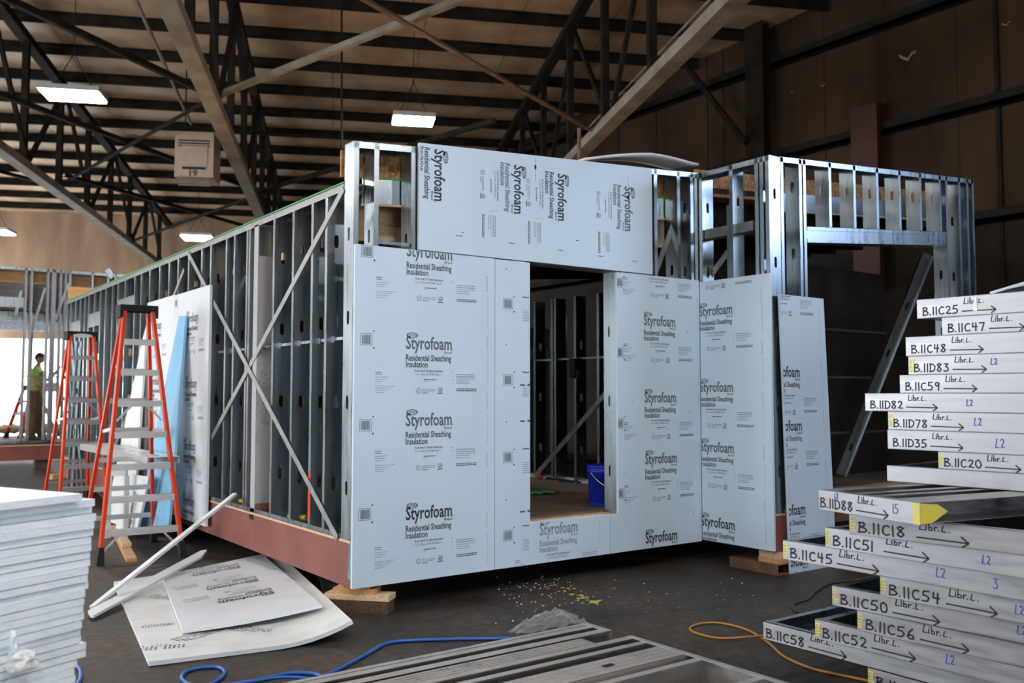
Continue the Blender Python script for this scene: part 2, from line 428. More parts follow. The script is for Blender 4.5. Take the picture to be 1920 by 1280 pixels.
class Print:
    """flat artwork in a local 2-d frame, laid on a surface"""
    def __init__(s): s.p = []   # (verts2d, faces, material index)
    def text(s, body, x, y, w=None, cap=None, mi=0, bold=0.0):
        vs, fs, tw = text2d(body, bold)
        ky = (cap / 0.70) if cap else (w / tw)
        kx = (w / tw) if w else ky
        s.p.append(([(x + a * kx, y + b * ky) for a, b in vs], fs, mi)); return s
    def rect(s, x0, y0, x1, y1, mi=0):
        s.p.append(([(x0, y0), (x1, y0), (x1, y1), (x0, y1)], [(0, 1, 2, 3)], mi)); return s
    def ring(s, cx, cy, r0, r1, mi=0, n=20, sx=1.0):
        vs = [(cx + sx * r * math.cos(2 * math.pi * k / n), cy + r * math.sin(2 * math.pi * k / n)) for r in (r0, r1) for k in range(n)]
        s.p.append((vs, [(k, (k + 1) % n, n + (k + 1) % n, n + k) for k in range(n)], mi)); return s
    def disc(s, cx, cy, r, mi=0, n=10, sx=1.0):
        s.p.append(([(cx + sx * r * math.cos(2 * math.pi * k / n), cy + r * math.sin(2 * math.pi * k / n)) for k in range(n)], [tuple(range(n))], mi)); return s
    def line(s, x0, y0, x1, y1, w, mi=0):
        d = math.hypot(x1 - x0, y1 - y0) or 1e-6; a, b = -(y1 - y0) / d * w / 2, (x1 - x0) / d * w / 2
        s.p.append(([(x0 + a, y0 + b), (x0 - a, y0 - b), (x1 - a, y1 - b), (x1 + a, y1 + b)], [(0, 1, 2, 3)], mi)); return s
    def fine(s, x, y, w, h=0.004, mi=1, rnd=random):   # a line of print too small to read
        e = x + w
        while x < e:
            k = rnd.uniform(0.006, 0.022); s.rect(x, y, min(x + k, e), y + h, mi); x += k + 0.004
        return s
    def merge(s, o, dx=0, dy=0, mi=None):
        for vs, fs, m_ in o.p: s.p.append(([(a + dx, b + dy) for a, b in vs], fs, m_ if mi is None else mi))
        return s
    def put(s, mb, o, ux, uy, clip=None, lift=0.0012, f=None):
        """lay on the plane through o with axes ux, uy; clip = (x0, y0, x1, y1) in local metres"""
        o, ux, uy = V(o), V(ux), V(uy); nn = ux.cross(uy).normalized()
        for vs, fs, m_ in s.p:
            if clip:
                bm = bmesh.new(); bv = [bm.verts.new((a, b, 0)) for a, b in vs]
                for q in fs:
                    try: bm.faces.new([bv[i] for i in q])
                    except ValueError: pass
                if not any(clip[0] < a < clip[2] and clip[1] < b < clip[3] for a, b in vs): bm.free(); continue
                if not all(clip[0] < a < clip[2] and clip[1] < b < clip[3] for a, b in vs):
                    for co, no in (((clip[0], 0, 0), (-1, 0, 0)), ((clip[2], 0, 0), (1, 0, 0)), ((0, clip[1], 0), (0, -1, 0)), ((0, clip[3], 0), (0, 1, 0))):
                        bmesh.ops.bisect_plane(bm, geom=bm.verts[:] + bm.edges[:] + bm.faces[:], plane_co=co, plane_no=no, clear_outer=True)
                bm.verts.ensure_lookup_table(); bm.verts.index_update()
                vs2 = [(v.co.x, v.co.y) for v in bm.verts]; fs2 = [tuple(v.index for v in q.verts) for q in bm.faces]; bm.free()
            else: vs2, fs2 = vs, fs
            if not fs2: continue
            if f: mb.add([f(a, b) for a, b in vs2], fs2, m_)
            else: mb.add([o + ux * a + uy * b + nn * lift for a, b in vs2], fs2, m_)

INKS = ['ink', 'ink_mid', 'ink_faint']
def brand_block(head=1, sub=0, seed=0):
    """one repeat of the sheathing print; origin at the left end of the big word's baseline"""
    rnd = random.Random(seed); P = Print()
    P.ring(0.052, 0.100, 0.017, 0.0215, 1, sx=2.3); P.text('DUPONT', 0.012, 0.089, 0.082, 0.024, head, 0.012)
    P.text('Styrofoam', 0, 0, 0.398, 0.094, head, 0.020)
    P.text('.', 0.402, 0, None, 0.05, head)
    P.text('Brand', 0.330, -0.030, 0.068, 0.020, head, 0.012)
    P.text('Residential Sheathing', 0, -0.088, 0.392, 0.046, sub, 0.016)
    P.text('Insulation', 0, -0.137, 0.185, 0.046, sub, 0.016)
    P.text('15 psi; max 0.1% water absorption', 0.074, -0.170, 0.243, 0.018, 0, 0.008)
    P.text("1 in. x 4' thick, ASTM E84 Class A", 0.075, -0.196, 0.225, 0.016, 1)
    P.fine(0.152, -0.232, 0.11, 0.008, 1, rnd); P.fine(0.152, -0.243, 0.03, 0.004, 2, rnd)
    P.ring(0.108, -0.310, 0.0165, 0.020, 1); P.text('UL', 0.099, -0.318, 0.017, 0.016, 1)
    for k in range(2): P.fine(0.140, -0.303 - 0.012 * k, 0.115, 0.005, 2, rnd)
    P.fine(0.140, -0.330, 0.05, 0.006, 1, rnd)
    P.ring(0.297, -0.304, 0.0155, 0.019, 0); P.line(0.287, -0.304, 0.295, -0.313, 0.005, 0); P.line(0.295, -0.313, 0.308, -0.294, 0.005, 0); P.rect(0.272, -0.332, 0.320, -0.326, 0)
    for k in range(5): P.fine(0.440, -0.190 - 0.016 * k, 0.17 - (0.05 if k > 2 else 0), 0.005, 1 if k < 2 else 2, rnd)
    for k in range(2): P.fine(0.440, -0.300 - 0.013 * k, 0.185, 0.0075, 1 - k % 2, rnd)
    for k in range(2): P.fine(-0.250, -0.180 - 0.014 * k, 0.05, 0.006, 1, rnd)
    for k in range(3): P.fine(-0.250, -0.215 - 0.016 * k, 0.10 - 0.02 * k, 0.0045, 2, rnd)
    for k in range(4): P.fine(-0.250, -0.280 - 0.015 * k, 0.16 - 0.03 * k, 0.0045, 2, rnd)
    for k in range(rnd.randint(0, 4)): P.disc(0.40 + 0.004 * k, -0.17 - 0.03 * k, 0.004, 1)
    return P
def barcode(seed=0):
    rnd = random.Random(seed); P = Print(); w, h = 0.095, 0.085
    for a in ((0, 0, w, 0.0025), (0, h - 0.0025, w, h), (0, 0, 0.0025, h), (w - 0.0025, 0, w, h)): P.rect(*a, 0)
    x = 0.012
    while x < w - 0.014:
        k = rnd.choice((0.002, 0.003, 0.005)); P.rect(x, 0.010, x + k, h - 0.010, 1); x += k + rnd.choice((0.002, 0.003))
    P.disc(w + 0.012, h + 0.018, 0.006, 0); P.disc(w + 0.012, -0.018, 0.007, 0)
    return P
def edge_print(z0, z1, seed=0):
    rnd = random.Random(seed); P = Print(); z = z0
    while z < z1 - 0.4:
        P.rect(-0.001, z, 0.001, z + 0.24, 2)
        for k in range(9): P.rect(-0.009, z + 0.27 + 0.014 * k, -0.003, z + 0.27 + 0.014 * k + rnd.uniform(0.005, 0.010), 1)
        z += 0.46
    return P

# ------------------------------------------------------------------ marker handwriting
GL = {
 'B': [[(0.02, 0), (0.06, 1)], [(0.0, 0.93), (0.30, 1.0), (0.44, 0.86), (0.36, 0.66), (0.08, 0.54), (0.42, 0.46), (0.56, 0.26), (0.42, 0.06), (0.0, 0.02)]],
 '.': [[(0.0, 0.02), (0.04, 0.06)]], '1': [[(0.05, 0), (0.06, 1)]],
 'C': [[(0.50, 0.86), (0.36, 0.96), (0.14, 0.82), (0.04, 0.5), (0.10, 0.16), (0.30, 0.02), (0.52, 0.12)]],
 'D': [[(0.05, 0), (0.07, 0.98)], [(0.0, 0.96), (0.34, 0.92), (0.54, 0.62), (0.50, 0.26), (0.28, 0.03), (0.0, 0.02)]],
 '0': [[(0.28, 1), (0.08, 0.8), (0.04, 0.4), (0.18, 0.04), (0.40, 0.06), (0.54, 0.4), (0.48, 0.82), (0.28, 1)]],
 '2': [[(0.06, 0.80), (0.22, 0.98), (0.44, 0.88), (0.44, 0.62), (0.10, 0.08), (0.16, 0.16), (0.34, 0.06), (0.54, 0.06)]],
 '3': [[(0.06, 0.96), (0.46, 0.94), (0.20, 0.58), (0.46, 0.46), (0.46, 0.14), (0.24, 0.0), (0.02, 0.1)]],
 '4': [[(0.10, 1), (0.06, 0.5), (0.50, 0.52)], [(0.40, 0.98), (0.36, 0)]],
 '5': [[(0.50, 1), (0.12, 0.97), (0.08, 0.58), (0.34, 0.60), (0.50, 0.36), (0.36, 0.06), (0.02, 0.04)]],
 '6': [[(0.44, 1), (0.16, 0.66), (0.04, 0.26), (0.20, 0.02), (0.46, 0.10), (0.46, 0.36), (0.22, 0.42), (0.08, 0.28)]],
 '7': [[(0.02, 0.94), (0.50, 0.96), (0.22, 0.0)]],
 '8': [[(0.46, 0.88), (0.26, 1), (0.08, 0.84), (0.24, 0.58), (0.48, 0.28), (0.30, 0.0), (0.06, 0.18), (0.24, 0.54), (0.46, 0.88)]],
 '9': [[(0.46, 0.90), (0.20, 0.98), (0.06, 0.74), (0.22, 0.52), (0.46, 0.70), (0.46, 0.90), (0.38, 0)]],
 'L': [[(0.16, 1), (0.0, 0.05), (0.44, 0.02)]],
 'V': [[(0.42, 0.96), (0.0, 0.06), (0.44, 0.04)]],
 'i': [[(0.05, 0), (0.06, 0.58)], [(0.07, 0.80), (0.09, 0.84)]],
 'b': [[(0.04, 1), (0.05, 0.02), (0.34, 0.04), (0.38, 0.34), (0.20, 0.46), (0.06, 0.34)]],
 'r': [[(0.04, 0), (0.05, 0.50)], [(0.05, 0.36), (0.18, 0.50), (0.30, 0.46)]],
 'l': [[(0.14, 0.72), (0.0, 0.03), (0.38, 0.02)]],
}
ADV = {'.': 0.30, '1': 0.30, 'i': 0.26, 'r': 0.40, 'B': 0.72, ' ': 0.35, 'L': 0.56, 'b': 0.54}
def scrawl(P, s, x, y, h, w, mi=0, rnd=random, kx=0.86):
    for ch in s:
        for st in GL.get(ch, []):
            pts = [(x + (a + rnd.uniform(-.02, .02)) * h * kx, y + (b + rnd.uniform(-.02, .02)) * h) for a, b in st]
            for (a, b) in zip(pts, pts[1:]): P.line(*a, *b, w, mi)
            for a in pts: P.disc(*a, w / 2, mi, 6)
        x += ADV.get(ch, 0.70) * h * kx
    return x
def arrow(P, x, y, l, h, w, mi=0):
    P.line(x, y, x + l, y - 0.002, w, mi); P.line(x + l - h, y + h * 0.75, x + l, y - 0.002, w, mi); P.line(x + l - h, y - h * 0.8, x + l, y - 0.002, w, mi)
    P.disc(x + l, y - 0.002, w / 2, mi, 6)
# ================================================================== the warehouse
def roof_z(v):
    return 8.95 - 0.052 * (v - 17.4) if v > 5 else 9.595 - 0.06 * (5 - v)
def u_wall(v): return (XW - CAM.x - v * VD.x) / UD.x
_c = [UVZ(UL - .12, VB - .12, -0.2), UVZ(u_wall(VB) + .14, VB - .12, -0.2), UVZ(u_wall(VF) + .14, VF + .12, -0.2), UVZ(UL - .12, VF + .12, -0.2)]
FL = MB().prism(_c, (0, 0, 0.2)).build('floor', 'concrete')
tag(FL, 'stained dark concrete warehouse floor', 'floor', kind='structure')

mb = MB()
for (a, b) in ((VB, 5.0), (5.0, VF)):
    q = [UVZ(UL, a, roof_z(a)), UVZ(u_wall(a) + 0.2, a, roof_z(a)), UVZ(u_wall(b) + 0.2, b, roof_z(b)), UVZ(UL, b, roof_z(b))]
    mb.prism(q, (0, 0, 0.15))
tag(mb.build('ceiling', 'roof_vinyl'), 'sagging brown insulated roof underside', 'ceiling', kind='structure')

def wall_uv(name, label, u0, v0, u1, v1, z0, z1, holes, m, thick=0.12):
    """upright wall from (u0,v0) to (u1,v1); holes = (s0, s1, h0, h1) along its run"""
    p, q = UVZ(u0, v0, 0), UVZ(u1, v1, 0); L = (q - p).length; d = (q - p) / L; n = V((d.y, -d.x, 0)) * thick
    mb = MB()
    xs = sorted({0.0, L} | {h[0] for h in holes} | {h[1] for h in holes})
    for a, b in zip(xs, xs[1:]):
        hs = [h for h in holes if h[0] <= a + 1e-6 and h[1] >= b - 1e-6]
        spans = [(z0, z1)] if not hs else [(z0, hs[0][2]), (hs[0][3], z1)]
        for c, e in spans:
            if e - c < 0.01: continue
            s0, s1 = p + d * a, p + d * b
            mb.hexa([s0 + V((0, 0, c)), s1 + V((0, 0, c)), s1 + n + V((0, 0, c)), s0 + n + V((0, 0, c)), s0 + V((0, 0, e)), s1 + V((0, 0, e)), s1 + n + V((0, 0, e)), s0 + n + V((0, 0, e))])
    return tag(mb.build(name, m), label, 'wall', kind='structure')
far_w = u_wall(VF)
# far wall with the open loading door at its left end
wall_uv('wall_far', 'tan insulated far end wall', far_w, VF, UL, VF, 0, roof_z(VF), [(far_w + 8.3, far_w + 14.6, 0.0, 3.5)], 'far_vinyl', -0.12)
daylight_portal('loading_door_daylight', UVZ(-11.45, VF + 0.05, 1.75), (R(90), 0, -VA + R(180)), 6.3, 3.5)
# wall on the left, with two unseen openings added for daylight
wall_uv('wall_left', 'insulated wall along the open side', UL, VB, UL, VF, 0, roof_z(5) - 0.05, [(11.0, 24.0, 0.0, 5.8), (35.5, 43.5, 0.0, 5.8)], 'far_vinyl', -0.12)
daylight_portal('side_door_daylight', UVZ(UL - 0.05, 8.5, 2.9), (R(90), 0, -VA - R(90)), 13.0, 5.8)
daylight_portal('side_door_daylight', UVZ(UL - 0.05, 30.5, 2.9), (R(90), 0, -VA - R(90)), 8.0, 5.8)
# wall behind the camera; two openings added and sized for the daylight
wb = u_wall(VB)
wall_uv('wall_back', 'insulated end wall with two open loading doors', UL, VB, wb, VB, 0, roof_z(VB), [(3.0, 10.5, 0.0, 3.8), (16.5, 21.5, 0.0, 3.6)], 'far_vinyl', 0.12)
daylight_portal('dock_door_daylight', UVZ(UL + 6.75, VB - 0.05, 1.9), (R(90), 0, -VA), 7.5, 3.8)
daylight_portal('dock_door_daylight', UVZ(UL + 19.0, VB - 0.05, 1.8), (R(90), 0, -VA), 5.0, 3.6)
# right-hand wall
y_back = UVZ(wb, VB, 0).y; y_far = UVZ(far_w, VF, 0).y
mb = MB(); t0, t1 = XW, XW + 0.12
WY0, WY1, WZ0, WZ1 = -10.6, -6.4, 4.7, 7.0
def seg(y0, y1, z0, z1): mb.box((t0, y0, z0), (t1, y1, z1))
seg(y_back - .2, WY0, 4.3, 10.0); seg(WY1, y_far + .2, 4.3, 10.0); seg(WY0, WY1, 4.3, WZ0); seg(WY0, WY1, WZ1, 10.0)
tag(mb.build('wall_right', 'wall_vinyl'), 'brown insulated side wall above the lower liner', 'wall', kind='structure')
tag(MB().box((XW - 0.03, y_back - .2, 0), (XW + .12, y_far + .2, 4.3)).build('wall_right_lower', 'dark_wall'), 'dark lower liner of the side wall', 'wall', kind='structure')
hl = bpy.data.lights.new('high_window_daylight', 'AREA')   # blue sky through the high window
hl.shape = 'RECTANGLE'; hl.size = WY1 - WY0; hl.size_y = WZ1 - WZ0; hl.energy = 150; hl.color = (0.32, 0.52, 1.0)
ho = bpy.data.objects.new('high_window_daylight', hl); COL.objects.link(ho)
ho.location = (XW + 0.06, (WY0 + WY1) / 2, (WZ0 + WZ1) / 2); ho.rotation_euler = (R(90), 0, R(90))
mb = MB()
for k in range(4): mb.box((XW + 0.02, WY0 + 1.4 * k - 0.03, WZ0), (XW + 0.08, WY0 + 1.4 * k + 0.03, WZ1))
for z in (WZ0, WZ1): mb.box((XW + 0.02, WY0, z - 0.03), (XW + 0.08, WY1, z + 0.03))
tag(mb.build('window_1', 'dark_steel'), 'frame of the high window in the side wall', 'window', kind='structure')

# girts and vertical battens of the right-hand wall
for z, w_ in ((8.17, 'uppermost'), (6.27, 'middle'), (4.40, 'lowest')):
    tag(MB().box((XW - 0.20, -5.8, z - 0.09), (XW - 0.002, y_far - 1.0, z + 0.11)).box((XW - 0.20, -5.8, z - 0.09), (XW - 0.18, y_far - 1.0, z - 0.02)).build('wall_girt', 'dark_steel'),
        'dark horizontal girt along the brown side wall, %s of three' % w_, 'girt', 'girts of the side wall')
tag(MB().box((XW - 0.26, -5.8, 2.25), (XW - 0.032, 8.0, 2.45)).build('wall_girt', 'dark_steel'), 'dark girt low on the side wall seen through the wide header opening', 'girt')
for y in (1.18, ):
    tag(MB().box((XW - 0.06, y - 0.03, 0.5), (XW - 0.002, y + 0.03, 9.6)).build('wall_batten', 'dark_steel'), 'black vertical joint strip on the brown wall above the handwritten panel pile', 'batten')
for k, y in enumerate((3.15, 4.42, 1.86, 6.9, 7.35, 8.9, 10.2)):
    tag(MB().box((XW - 0.012, y - 0.008, 4.5), (XW - 0.001, y + 0.008, 9.6)).build('trim_%d' % (k + 1), 'dark_steel' if y > 6 else 'wall_vinyl'), kind='structure')
# tears in the facing
for (x, y, s) in ((1703, 106, 0.16), (1545, 160, 0.06), (1486, 172, 0.04), (1888, 45, 0.07)):
    p = atx(x, y, XW - 0.01); mb = MB(); g = []
    for i in range(5):
        a = i / 4 - 0.5
        g.append([p + V((-0.02 - 0.03 * math.sin(3 * i), a * s * -2.0, 0.35 * s * math.cos(i * 1.7) + b * s * 0.35)) for b in (-0.5, 0, 0.5)])
    tag(mb.patch(g, 0.004).build('wall_patch', 'far_vinyl', smooth=True), {1703: 'largest torn flap of facing on the brown wall above the maroon duct', 1545: 'small torn flap of facing near the black wall column', 1486: 'tiny torn flap of facing close beside the black wall column', 1888: 'torn flap of facing beside the black vertical joint strip'}[x], 'torn facing')
# maroon duct on the wall
a, b = atx(1594, 205, XW - 0.35), atx(1643, 192, XW - 0.35)
tag(MB().box((XW - 0.35, b.y, 3.4), (XW - 0.21, a.y, a.z)).build('wall_duct', 'maroon'), 'maroon rectangular duct standing against the brown wall', 'duct')
# black column with flanges
t = thing('steel_column', 'black wide-flange column against the brown side wall', 'column', (XW - 0.3, 5.75, 0))
MB().box((XW - 0.42, 5.53, 0), (XW - 0.40, 5.98, 9.0)).box((XW - 0.24, 5.53, 0), (XW - 0.215, 5.98, 9.0)).build('flange', 'dark_steel', t)
MB().box((XW - 0.40, 5.74, 0), (XW - 0.24, 5.77, 9.0)).build('web', 'dark_steel', t)
p, q = atx(1272, 105, XW - 0.7), atx(1398, 268, XW - 0.52)
tag(MB().bar(p, q, 0.10, 0.10).build('knee_brace', 'dark_steel'), 'dark diagonal brace running down to the black wall column', 'brace')

# purlins
for k in range(-3, 20):
    v = 17.0 + 1.5 * (k - 5)
    if v < 3.5 or v > VF - 0.4: continue
    ue = min(u_wall(v) - 0.05, 10)
    mb = MB(); z = roof_z(v) - 0.01
    a, b = UVZ(UL + 0.1, v, z - 0.10), UVZ(ue, v, z - 0.10)
    mb.bar(a, b, 0.02, 0.20); mb.bar(a + VD * 0.035 + V((0, 0, -0.09)), b + VD * 0.035 + V((0, 0, -0.09)), 0.07, 0.02)
    mb.bar(a - VD * 0.035 + V((0, 0, 0.09)), b - VD * 0.035 + V((0, 0, 0.09)), 0.07, 0.02)
    tag(mb.build('roof_purlin', 'dark_steel'), 'dark roof purlin spanning under the brown insulation', 'purlin', 'purlins under the roof')

for k in range(12):
    u = -13.0 + 1.83 * k; v1_ = min(VF - 0.3, (14.886 - u * UD.x) / VD.x - 0.3); mb = MB()
    mb.prism([UVZ(u, 5.2, roof_z(5.2) - 0.004), UVZ(u + 0.03, 5.2, roof_z(5.2) - 0.004), UVZ(u + 0.03, v1_, roof_z(v1_) - 0.004), UVZ(u, v1_, roof_z(v1_) - 0.004)], (0, 0, 0.003))
    tag(mb.build('trim_%d' % (20 + k), 'far_vinyl'), kind='structure')
# trusses
ZB = 6.0
def truss(u, v0, v1, label):
    t = thing('roof_truss', label, 'truss', UVZ(u, v0, ZB))
    MB().bar(UVZ(u, v0, ZB), UVZ(u, v1, ZB), 0.24, 0.16).build('bottom_chord', 'chord', t)
    zt = lambda v: roof_z(v) - 0.38
    mb = MB(); mb.bar(UVZ(u, v0, zt(v0)), UVZ(u, 5, zt(5)), 0.2, 0.16); mb.bar(UVZ(u, 5, zt(5)), UVZ(u, v1, zt(v1)), 0.2, 0.16)
    mb.build('top_chord', 'dark_steel', t)
    k = 0; v = 14.4 - 2.3 * 8; prev = None
    while v < v1:
        if v > v0 + 0.2:
            MB().bar(UVZ(u, v, ZB), UVZ(u, v, zt(v)), 0.12, 0.13, VD).build('vertical', 'dark_steel', t)
            if prev is not None:
                a, b = (prev, v) if k % 2 else (v, prev)
                MB().bar(UVZ(u + 0.08, a, ZB + 0.05), UVZ(u + 0.08, b, zt(b) - 0.05), 0.07, 0.09, VD).build('diagonal', 'dark_steel', t)
            prev = v; k += 1
        v += 2.3
    return t
truss(-1.92, VB + 0.2, VF - 0.2, 'roof truss whose pale bottom chord passes beside the hanging heater')
truss(-6.05, VB + 0.2, VF - 0.2, 'roof truss nearest the far loading door with dark webs behind a bright lamp')
truss(4.35, VB + 0.2, 24.6, 'roof truss with dusty pale bottom chord running towards the brown side wall')

_nb = [0]
def brace(p, q, label, w=0.075, m='dark_steel'):
    _nb[0] += 1; lift = V((0, 0, 0.11 * (_nb[0] % 2) + 0.2 * (_nb[0] % 5 == 4))); p = p + lift; q = q + lift
    d = (q - p).normalized(); side = d.cross(V((0, 0, 1))).normalized()
    mb = MB(); mb.bar(p, q, w, 0.012); mb.bar(p + side * w / 2 + V((0, 0, w / 2)), q + side * w / 2 + V((0, 0, w / 2)), 0.012, w)
    return tag(mb.build('sway_brace', m), label, 'brace', 'bracing between the trusses')
zb = ZB + 0.02
B_ = lambda a, b, **k: brace(UVZ(a[0], a[1], zb), UVZ(b[0], b[1], zb), **k)
B_((-1.8, 14.4), (4.25, 6.7), label='dusty grey angle brace crossing the rust brown one over the module', m='chord')
B_((4.2, 14.75), (-1.8, 7.9), label='rust brown angle brace crossing the grey one over the module', m='rust_steel')
B_((-2.0, 14.6), (-5.95, 21.2), label='dark angle brace from the heater chord towards the far lamp truss')
B_((-5.95, 14.0), (-2.0, 21.4), label='dark angle brace passing behind the hanging heater')
B_((-1.8, 21.3), (2.6, 14.9), label='dark angle brace just above the roof line of the stud wall')
B_((-2.0, 7.6), (-5.95, 14.2), label='dark angle brace high over the bright lamp')
B_((-5.95, 7.8), (-2.0, 14.4), label='dark angle brace meeting the heater chord above the lamp')
B_((-2.0, 21.4), (-5.95, 28.2), label='thin angle brace low in front of the far wall')
B_((-5.95, 21.3), (-2.0, 28.0), label='angle brace crossing low near the far wall')
B_((-6.15, 14.3), (-9.5, 8.5), label='dark angle brace at the top edge beside the far lamp truss')
B_((-6.15, 21.5), (-10.0, 15.5), label='angle brace reaching out of view below the bright lamp')
# sag rods and pipes near the roof
def rod(a, b, label, r=0.016, m='dark_steel', name='sag_rod', cat='rod'):
    return tag(MB().tube([a, b], r, 6).build(name, m), label, cat)
rod(UVZ(-12, 13.8, 7.6), UVZ(-1.9, 13.4, 7.6), 'thin conduit crossing above the bright lamp', 0.02, name='conduit', cat='conduit')
rod(UVZ(-12, 20.5, 7.2), UVZ(1.2, 20.1, 7.2), 'thin conduit crossing behind the hanging heater', 0.02, name='conduit', cat='conduit')
rod(atz(255, 0, 7.4), atz(358, 232, 7.4), 'pale pipe slanting down to the hanging heater', 0.035, 'chord', name='gas_pipe', cat='pipe')
rod(UVZ(4.6, 16.4, 6.55), UVZ(4.6, 8.0, 6.55), 'thin pipe strung just above the dusty pale chord', 0.02, 'chord', name='pipe', cat='pipe')
rod(atd(640, -260, 13.0), atd(641, 300, 13.0), 'thin vertical conduit dropping behind the front corner stud', 0.015, 'dark_steel', name='conduit', cat='conduit')
rod(atd(1086, 240, 9.5), atd(1086, 330, 9.5), 'short brown pipe behind the top of the parapet board', 0.02, 'rust_steel', name='pipe', cat='pipe')

# torn insulation hanging near the ridge
def hang(pts, label):
    g = []
    for i, (a, b) in enumerate(pts):
        a, b = V(a), V(b); row = []
        for j in range(7):
            f = j / 6; p = a.lerp(b, f); row.append(p + V((0, 0, -0.45 * math.sin(math.pi * f))) + V((0.12 * math.sin(5 * i + 3 * j), 0.1 * math.cos(4 * i + 2.3 * j), 0.08 * math.sin(7 * j + i))))
        g.append(row)
    tag(MB().patch(g, 0.01).build('loose_insulation', 'roof_vinyl', smooth=True), label, 'insulation')
hang([(UVZ(3.0, 12.2, 8.9), UVZ(5.2, 12.2, 8.8)), (UVZ(3.0, 13.2, 8.75), UVZ(5.2, 13.0, 8.7)), (UVZ(3.2, 14.0, 8.75), UVZ(5.3, 13.8, 8.6))], 'sagging torn insulation over the dusty pale chord')
hang([(UVZ(6.2, 12.6, 8.9), UVZ(7.6, 12.2, 8.8)), (UVZ(6.2, 13.4, 8.7), UVZ(7.6, 13.0, 8.7))], 'torn crinkled insulation at the roof edge by the brown wall')

# lamps
def lamp(c, label, sx=0.62, sy=0.46):
    t = thing('ceiling_light', label, 'ceiling light', c, 'hanging LED ceiling lights')
    a, b = UD * sx / 2, VD * sy / 2; z = V((0, 0, 1))
    MB().obox(V(c) + z * 0.05, a, b, z * 0.035).obox(V(c) + z * 0.10, a * 0.3, b * 0.4, z * 0.03).build('housing', 'alu', t)
    mb = MB()
    for k in range(4): mb.obox(V(c) + z * 0.006 + b * (-0.72 + 0.48 * k), a * 0.95, b * 0.2, z * 0.010)
    mb.build('lens', 'led', t)
    zt = roof_z((V(c) - C0).dot(VD)) - 0.05
    MB().tube([V(c) + a * 0.7 + z * 0.08, V(c) + z * 0.6], 0.006, 5).tube([V(c) - a * 0.7 + z * 0.08, V(c) + z * 0.6], 0.006, 5).tube([V(c) + z * 0.6, V((c[0], c[1], zt))], 0.006, 5).build('hanger', 'dark_steel', t)
    MB().tube([V(c) + a * 0.2 - b * 0.2 , V(c) + a * 0.2 - b * 0.2 - z * 0.07], 0.006, 5).build('sensor', 'white', t)
    return t
lamp(atz(137, 181, 5.6), 'bright LED light hanging near the far truss, above the orange ladders', 0.78, 0.52)
lamp(atz(775, 228, 5.6), 'bright LED light hanging above the front sheathing panel')
lamp(atz(371, 447, 5.6), 'small distant LED light just above the long stud wall', 0.78, 0.8)
lamp(atz(-6, 436, 5.6), 'distant LED light cut by the picture edge over the far module', 0.7, 0.7)
lamp(UVZ(-3.6, 2.4, 5.6), 'LED light behind the camera over the foam board pile')  # this lamp and those below are unseen, placed for their light
lamp(UVZ(-0.6, -2.2, 5.6), 'LED light behind the camera between the two loading doors')  # added to brighten the face of the foam pile
lamp(UVZ(1.0, 2.4, 5.6), 'LED light overhead in front of the doorway sheathing')
lamp(UVZ(5.6, 2.4, 5.6), 'LED light overhead above the pile of marked wall panels')
lamp(UVZ(-8.0, 2.4, 5.6), 'LED light behind the camera by the side door')
lamp(UVZ(-8.0, 13.0, 5.6), 'LED light out of view beyond the foam pile side')  # this and the next two are added to brighten the left side
lamp(UVZ(-12.2, 13.0, 5.6), 'LED light by the wide side door')
lamp(UVZ(-12.2, 23.4, 5.6), 'LED light out of view near the loading door')

# hanging unit heater
d = 16.4
tl, br = atd(329, 246, d), atd(399, 332, d)
rgt = _R.copy(); fwd = V((_F.x, _F.y, 0)).normalized(); up = V((0, 0, 1))
wid, hei = (br - tl).dot(rgt), tl.z - br.z
c = (tl + br) / 2
a = R(8); rx = rgt * math.cos(a) + fwd * math.sin(a); fx = fwd * math.cos(a) - rgt * math.sin(a)
t = thing('unit_heater', 'beige hanging unit heater numbered 19 under the truss', 'heater', V((c.x, c.y, c.z - hei / 2)))
MB().obox(c + fx * 0.35, rx * wid / 2, fx * 0.35, up * hei / 2).build('body', 'heater', t)
mb = MB()
for k in range(3): mb.obox(c + up * (hei * (0.30 - 0.06 * k)) - fx * 0.004, rx * wid * 0.40, fx * 0.004, up * hei * 0.014)
mb.build('grille', 'cap_black', t)
MB().obox(c - up * hei * 0.04 - fx * 0.008, rx * wid * 0.34, fx * 0.008, up * hei * 0.22).build('panel', 'heater', t)
MB().obox(c - up * hei * 0.31 - fx * 0.012, rx * wid * 0.30, fx * 0.004, up * hei * 0.025).build('nameplate', 'cap_black', t)
P = Print(); P.text('19', 0, 0, None, 0.12, 0, 0.02); mb = MB()
P.put(mb, c - up * hei * 0.49 - fx * 0.010 - rx * 0.075, rx, up)
mb.build('number', INKS, t, fix=False)
mb = MB()
for k in range(4): mb.obox(c - up * (hei / 2 + 0.03 + 0.035 * k) + fx * (0.03 + 0.02 * k), rx * (wid * 0.42), fx * 0.03, up * 0.006)
mb.build('louvre', 'chord', t)
mb = MB()
for s in (-1, 1): mb.tube([c + rx * s * wid * 0.35 + fx * 0.35 + up * hei / 2, c + rx * s * wid * 0.35 + fx * 0.35 + up * (8.95 - 0.052 * (16.2 - 17.4) - c.z - 0.02)], 0.012, 6)
mb.build('hanger', 'dark_steel', t)
# ================================================================== the steel-framed module
ZD, ZS = 0.54, 0.50       # deck level, top of rim beam
LA = 10.76                # length of the side wall
CX, DY = 3.606, -0.832    # inner corner of the recess, face of the projecting wall
LD = 7.15
def ztop(x): return 3.383 + 0.0785 * x      # sloping parapet
ST = 0.152

